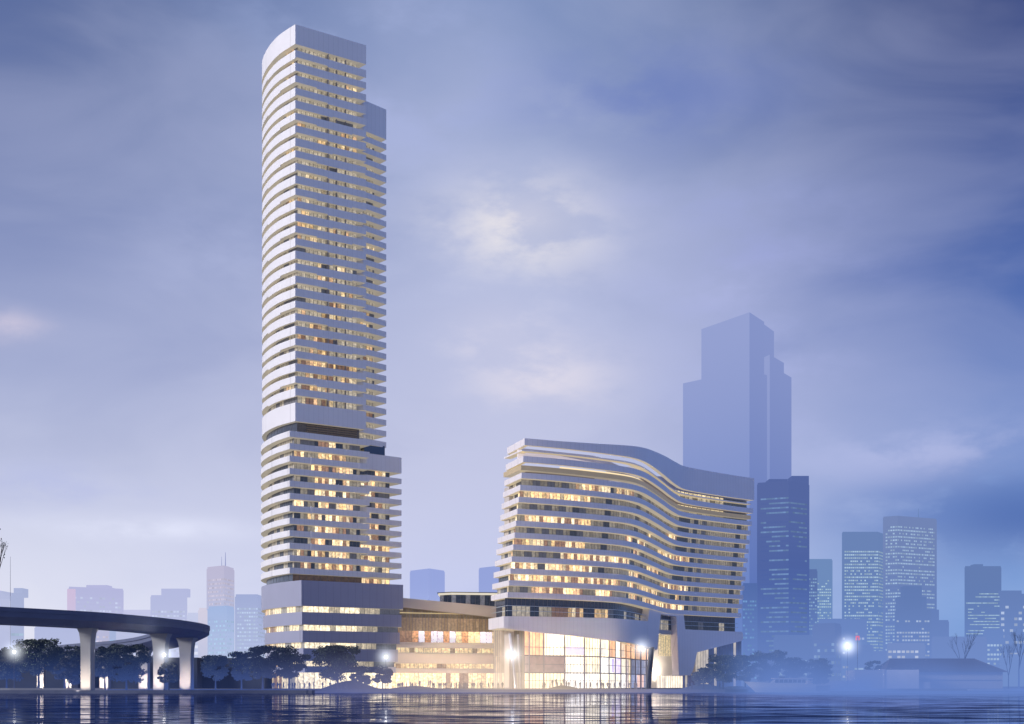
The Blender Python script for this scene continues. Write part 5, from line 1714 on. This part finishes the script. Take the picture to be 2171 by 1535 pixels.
def build_boat():
    Y = 299
    x0, x1 = PX(1577, Y), PX(1756, Y)
    t = thing('motor_yacht', 'white motor yacht moored side-on in the blue mist at the right bank', 'boat', ((x0 + x1) / 2, Y, 0))
    L = x1 - x0
    # hull: bow on the left, raked stern on the right
    mb = MB()
    st = []
    for i in range(15):
        u = i / 14
        half = 2.3 * (math.sin(min(u * 1.9, 1.571)) ** 0.7) if u < 0.83 else 2.3 * (1 - (u - 0.83) * 0.6)
        half = max(half, 0.06)
        sheer = 2.25 - 0.55 * u + 0.25 * (1 - u) ** 3
        x = -L / 2 + u * L
        rake = (1 - u) ** 2
        st.append([(x + 1.6 * rake * 0, -half, sheer), (x + 1.9 * rake, -half * 0.86, 0.7), (x + 3.0 * rake, -half * 0.55, -0.35)])
    for a, b in zip(st, st[1:]):
        for s in (1, -1):
            for k in range(2):
                q = [(a[k][0], a[k][1] * s, a[k][2]), (a[k + 1][0], a[k + 1][1] * s, a[k + 1][2]), (b[k + 1][0], b[k + 1][1] * s, b[k + 1][2]), (b[k][0], b[k][1] * s, b[k][2])]
                mb.face(q if s > 0 else q[::-1], smooth=True)
        mb.face([(a[0][0], a[0][1], a[0][2]), (b[0][0], b[0][1], b[0][2]), (b[0][0], -b[0][1], b[0][2]), (a[0][0], -a[0][1], a[0][2])])
    e = st[-1]
    mb.face([e[0], e[1], (e[1][0], -e[1][1], e[1][2]), (e[0][0], -e[0][1], e[0][2])])
    mb.build('hull', [HULL], t, weld=True)
    mb = MB(); mb.prism([(L * 0.33, -2.36), (L * 0.47, -2.2), (L * 0.47, 2.2), (L * 0.33, 2.36)], 0.4, 1.55); mb.build('stern_gate', [DARK], t)
    cab = [(-L * 0.19, -1.5), (L * 0.21, -1.55), (L * 0.21, 1.55), (-L * 0.19, 1.5)]
    mb = MB()
    b, c = cab, [(p[0] + (1.2 if p[0] < 0 else -0.1), p[1] * 0.9) for p in cab]
    for i in range(4):
        j = (i + 1) % 4
        mb.face([(*b[i], 1.9), (*b[j], 1.9), (*c[j], 3.05), (*c[i], 3.05)])
    mb.face([(*p, 3.05) for p in c]); mb.build('cabin', [HULL], t)
    mb = MB()
    for i in range(7):
        xx = -L * 0.15 + i * 1.02
        mb.face([(xx, -1.57, 2.2), (xx + 0.86, -1.57, 2.2), (xx + 0.86, -1.48, 2.85), (xx + 0.12, -1.48, 2.85)])
    mb.build('cabin_window', [DARK], t)
    mb = MB(); mb.box(-L * 0.16, L * 0.30, -1.7, 1.7, 3.06, 3.25); mb.build('cabin_roof', [HULL], t)
    mb = MB(); mb.tube((0, 0, 3.2), (0, 0, 4.4), .05, .03, 5); mb.box(-1.6, -0.4, -0.5, 0.5, 3.25, 3.6); mb.build('radar_mast', [METAL], t)
    for sx in (0.24, 0.29):
        mb = MB(); mb.tube((L * sx, -1.5, 1.6), (L * sx, -1.5, 3.1), .05, .05, 5); mb.build('roof_post', [HULL], t)


# ================================================================ SKY, SUN, CAMERA
def build_world():
    w = bpy.data.worlds.new('World')
    scene.world = w
    w.use_nodes = True
    nt = w.node_tree
    nt.nodes.clear()
    out = N(nt, 'ShaderNodeOutputWorld')
    tc = N(nt, 'ShaderNodeTexCoord')
    sp = N(nt, 'ShaderNodeSeparateXYZ')
    nt.links.new(tc.outputs['Generated'], sp.inputs[0])
    x, y, z = sp.outputs
    hor = M(nt, 'SQRT', M(nt, 'ADD', M(nt, 'MULTIPLY', x, x), M(nt, 'MULTIPLY', y, y)))
    el = M(nt, 'MULTIPLY', M(nt, 'ARCTAN2', z, hor), 57.2958)
    az = M(nt, 'MULTIPLY', M(nt, 'ARCTAN2', x, y), 57.2958)

    def ramp(stops):
        f = M(nt, 'DIVIDE', M(nt, 'ADD', el, 2.0), 34.0, clamp=True)
        r = N(nt, 'ShaderNodeValToRGB')
        r.color_ramp.interpolation = 'B_SPLINE'
        els = r.color_ramp.elements
        while len(els) < len(stops):
            els.new(0.5)
        for e_, (deg, c) in zip(els, stops):
            e_.position = (deg + 2) / 34.0
            e_.color = (*s2l(*c), 1)
        nt.links.new(f, r.inputs[0])
        return r.outputs[0]
    left = ramp([(-2, (232, 231, 241)), (4, (218, 220, 236)), (9, (186, 191, 217)), (14, (149, 159, 198)), (21, (110, 124, 168)), (28, (74, 92, 138))])
    mid = ramp([(-2, (192, 200, 237)), (4, (191, 197, 231)), (9, (193, 195, 220)), (15, (174, 180, 212)), (22, (156, 168, 203)), (28, (114, 134, 178))])
    right = ramp([(-2, (120, 158, 216)), (4, (110, 150, 208)), (9, (118, 142, 198)), (14, (74, 104, 172)), (20, (52, 78, 144)), (28, (20, 38, 94))])
    base = cmix(nt, sstep(nt, az, -22, 1), left, mid)
    base = cmix(nt, sstep(nt, az, -1, 23), base, right)
    base = cmix(nt, M(nt, 'MULTIPLY', sstep(nt, az, 38, 110), 0.25), base, mid)          # added fill light: paler sky out of view, right and behind

    # clouds: layered noise on the direction, stretched along the horizon
    mp = N(nt, 'ShaderNodeMapping')
    nt.links.new(tc.outputs['Generated'], mp.inputs[0])
    mp.inputs['Scale'].default_value = (5.0, 5.0, 11.0)
    mp.inputs['Rotation'].default_value = (R(6), R(-14), 0)
    n1 = N(nt, 'ShaderNodeTexNoise'); n1.inputs['Scale'].default_value = 1.1; n1.inputs['Detail'].default_value = 5; n1.inputs['Roughness'].default_value = 0.48
    n1.inputs['Distortion'].default_value = 0.5
    nt.links.new(mp.outputs[0], n1.inputs['Vector'])
    n2 = N(nt, 'ShaderNodeTexNoise'); n2.inputs['Scale'].default_value = 2.6; n2.inputs['Detail'].default_value = 8; n2.inputs['Roughness'].default_value = 0.56
    nt.links.new(mp.outputs[0], n2.inputs['Vector'])
    soft = sstep(nt, n1.outputs[0], 0.34, 0.72)
    lift = cmix(nt, M(nt, 'MULTIPLY', soft, 0.27), base, s2l(178, 183, 215))
    dark = M(nt, 'MULTIPLY', M(nt, 'SUBTRACT', 1.0, sstep(nt, n1.outputs[0], 0.28, 0.56)), 0.28)
    col = cmix(nt, dark, lift, cmix(nt, 0.5, base, s2l(84, 104, 168)))

    def patch(a0, e0, ra, re, lo, hi, colr, k, nz=n2):
        da = M(nt, 'DIVIDE', M(nt, 'SUBTRACT', az, a0), ra)
        de = M(nt, 'DIVIDE', M(nt, 'SUBTRACT', el, e0), re)
        g = M(nt, 'POWER', 2.718, M(nt, 'MULTIPLY', M(nt, 'ADD', M(nt, 'MULTIPLY', da, da), M(nt, 'MULTIPLY', de, de)), -1.0))
        f = M(nt, 'MULTIPLY', M(nt, 'MULTIPLY', g, M(nt, 'ADD', 0.22, M(nt, 'MULTIPLY', sstep(nt, nz.outputs[0], lo, hi), 0.78))), k)
        return f, s2l(*colr)

    def ang(px, py):
        return math.degrees(math.atan((px - CX) / F)), math.degrees(math.atan((HY - py) / math.hypot(F, px - CX)))
    for px, py, ra, re, lo, hi, c, k in ((1060, 600, 7.5, 5.0, 0.20, 0.80, (184, 191, 222), 0.55), (1110, 480, 3.5, 1.8, 0.38, 0.60, (224, 220, 224), 0.95), (1120, 455, 1.4, 0.7, 0.40, 0.6, (226, 218, 220), 0.6), (1050, 700, 2.2, 1.1, 0.42, 0.66, (216, 211, 224), 0.9), (1150, 800, 3.0, 1.4, 0.40, 0.64, (216, 211, 224), 0.9),
                                       (1620, 560, 5.0, 2.2, 0.38, 0.70, (152, 160, 212), 0.6), (1620, 800, 4.0, 2.4, 0.38, 0.70, (166, 174, 220), 0.7), (1560, 610, 3.0, 0.8, 0.38, 0.66, (174, 180, 220), 0.5), (0, 690, 1.8, 0.6, 0.40, 0.66, (218, 206, 220), 0.6), (1960, 965, 5.5, 1.2, 0.34, 0.60, (174, 181, 220), 0.85),
                                       (2190, 1090, 5.8, 1.8, 0.24, 0.50, (80, 108, 172), 1.0), (1890, 1085, 2.2, 0.8, 0.36, 0.6, (96, 124, 190), 0.6), (1500, 420, 5, 0.8, 0.4, 0.64, (150, 160, 208), 0.5), (700, 60, 5, 1.6, 0.4, 0.64, (152, 166, 206), 0.5), (480, 560, 4, 2.4, 0.4, 0.66, (168, 176, 212), 0.5), (300, 1120, 4.0, 0.5, 0.34, 0.60, (224, 227, 246), 0.7), (120, 1030, 4.0, 1.0, 0.36, 0.62, (168, 176, 220), 0.5),
                                       (880, 200, 4.0, 3.2, 0.40, 0.70, (166, 176, 218), 0.6), (1380, 200, 6, 2.0, 0.36, 0.66, (94, 114, 182), 0.55)):
        a0, e0 = ang(px, py)
        f, cc = patch(a0, e0, ra, re, lo, hi, c, k)
        col = cmix(nt, f, col, cc)
    # weak physical sky mixed in with the gradient
    sky = N(nt, 'ShaderNodeTexSky')
    sky.sky_type = 'NISHITA'
    sky.sun_disc = False
    sky.sun_elevation = R(16)
    sky.sun_rotation = R(-119)
    b1 = N(nt, 'ShaderNodeBackground'); b1.inputs[1].default_value = 0.05
    nt.links.new(sky.outputs[0], b1.inputs[0])
    b2 = N(nt, 'ShaderNodeBackground'); b2.inputs[1].default_value = 1.17
    nt.links.new(col, b2.inputs[0])
    mx = N(nt, 'ShaderNodeMixShader'); mx.inputs[0].default_value = 0.93
    nt.links.new(b1.outputs[0], mx.inputs[1]); nt.links.new(b2.outputs[0], mx.inputs[2])
    nt.links.new(mx.outputs[0], out.inputs['Surface'])

    ld = bpy.data.lights.new('sun', 'SUN')
    ld.energy = 2.7
    ld.angle = R(12)
    ld.color = (1.0, 0.96, 0.95)
    so = bpy.data.objects.new('sun', ld)
    el_, az_ = R(16), R(-119)
    d = Vector((math.sin(az_) * math.cos(el_), math.cos(az_) * math.cos(el_), math.sin(el_)))
    so.rotation_euler = d.to_track_quat('Z', 'Y').to_euler()
    link(so)


def build_camera():
    cd = bpy.data.cameras.new('camera')
    co = bpy.data.objects.new('camera', cd)
    co.location = (0, 0, CAMZ)
    co.rotation_euler = (R(90), 0, 0)
    cd.sensor_width = 36
    cd.lens = F / 2171 * 36
    cd.shift_x = 0.0
    cd.shift_y = (HY - 1535 / 2) / 2171
    cd.clip_start = 0.5
    cd.clip_end = 30000
    link(co)
    scene.camera = co


build_world()
build_camera()
build_ground()
build_tower()
build_hotel()
build_middle()
build_skyline()
build_viaduct()
build_trees()
build_people()
build_lamps()
build_lights()
build_bank()
build_boat()
scene.view_settings.view_transform = 'Standard'
scene.view_settings.look = 'None'
scene.view_settings.exposure = 0
scene.cycles.max_bounces = 6
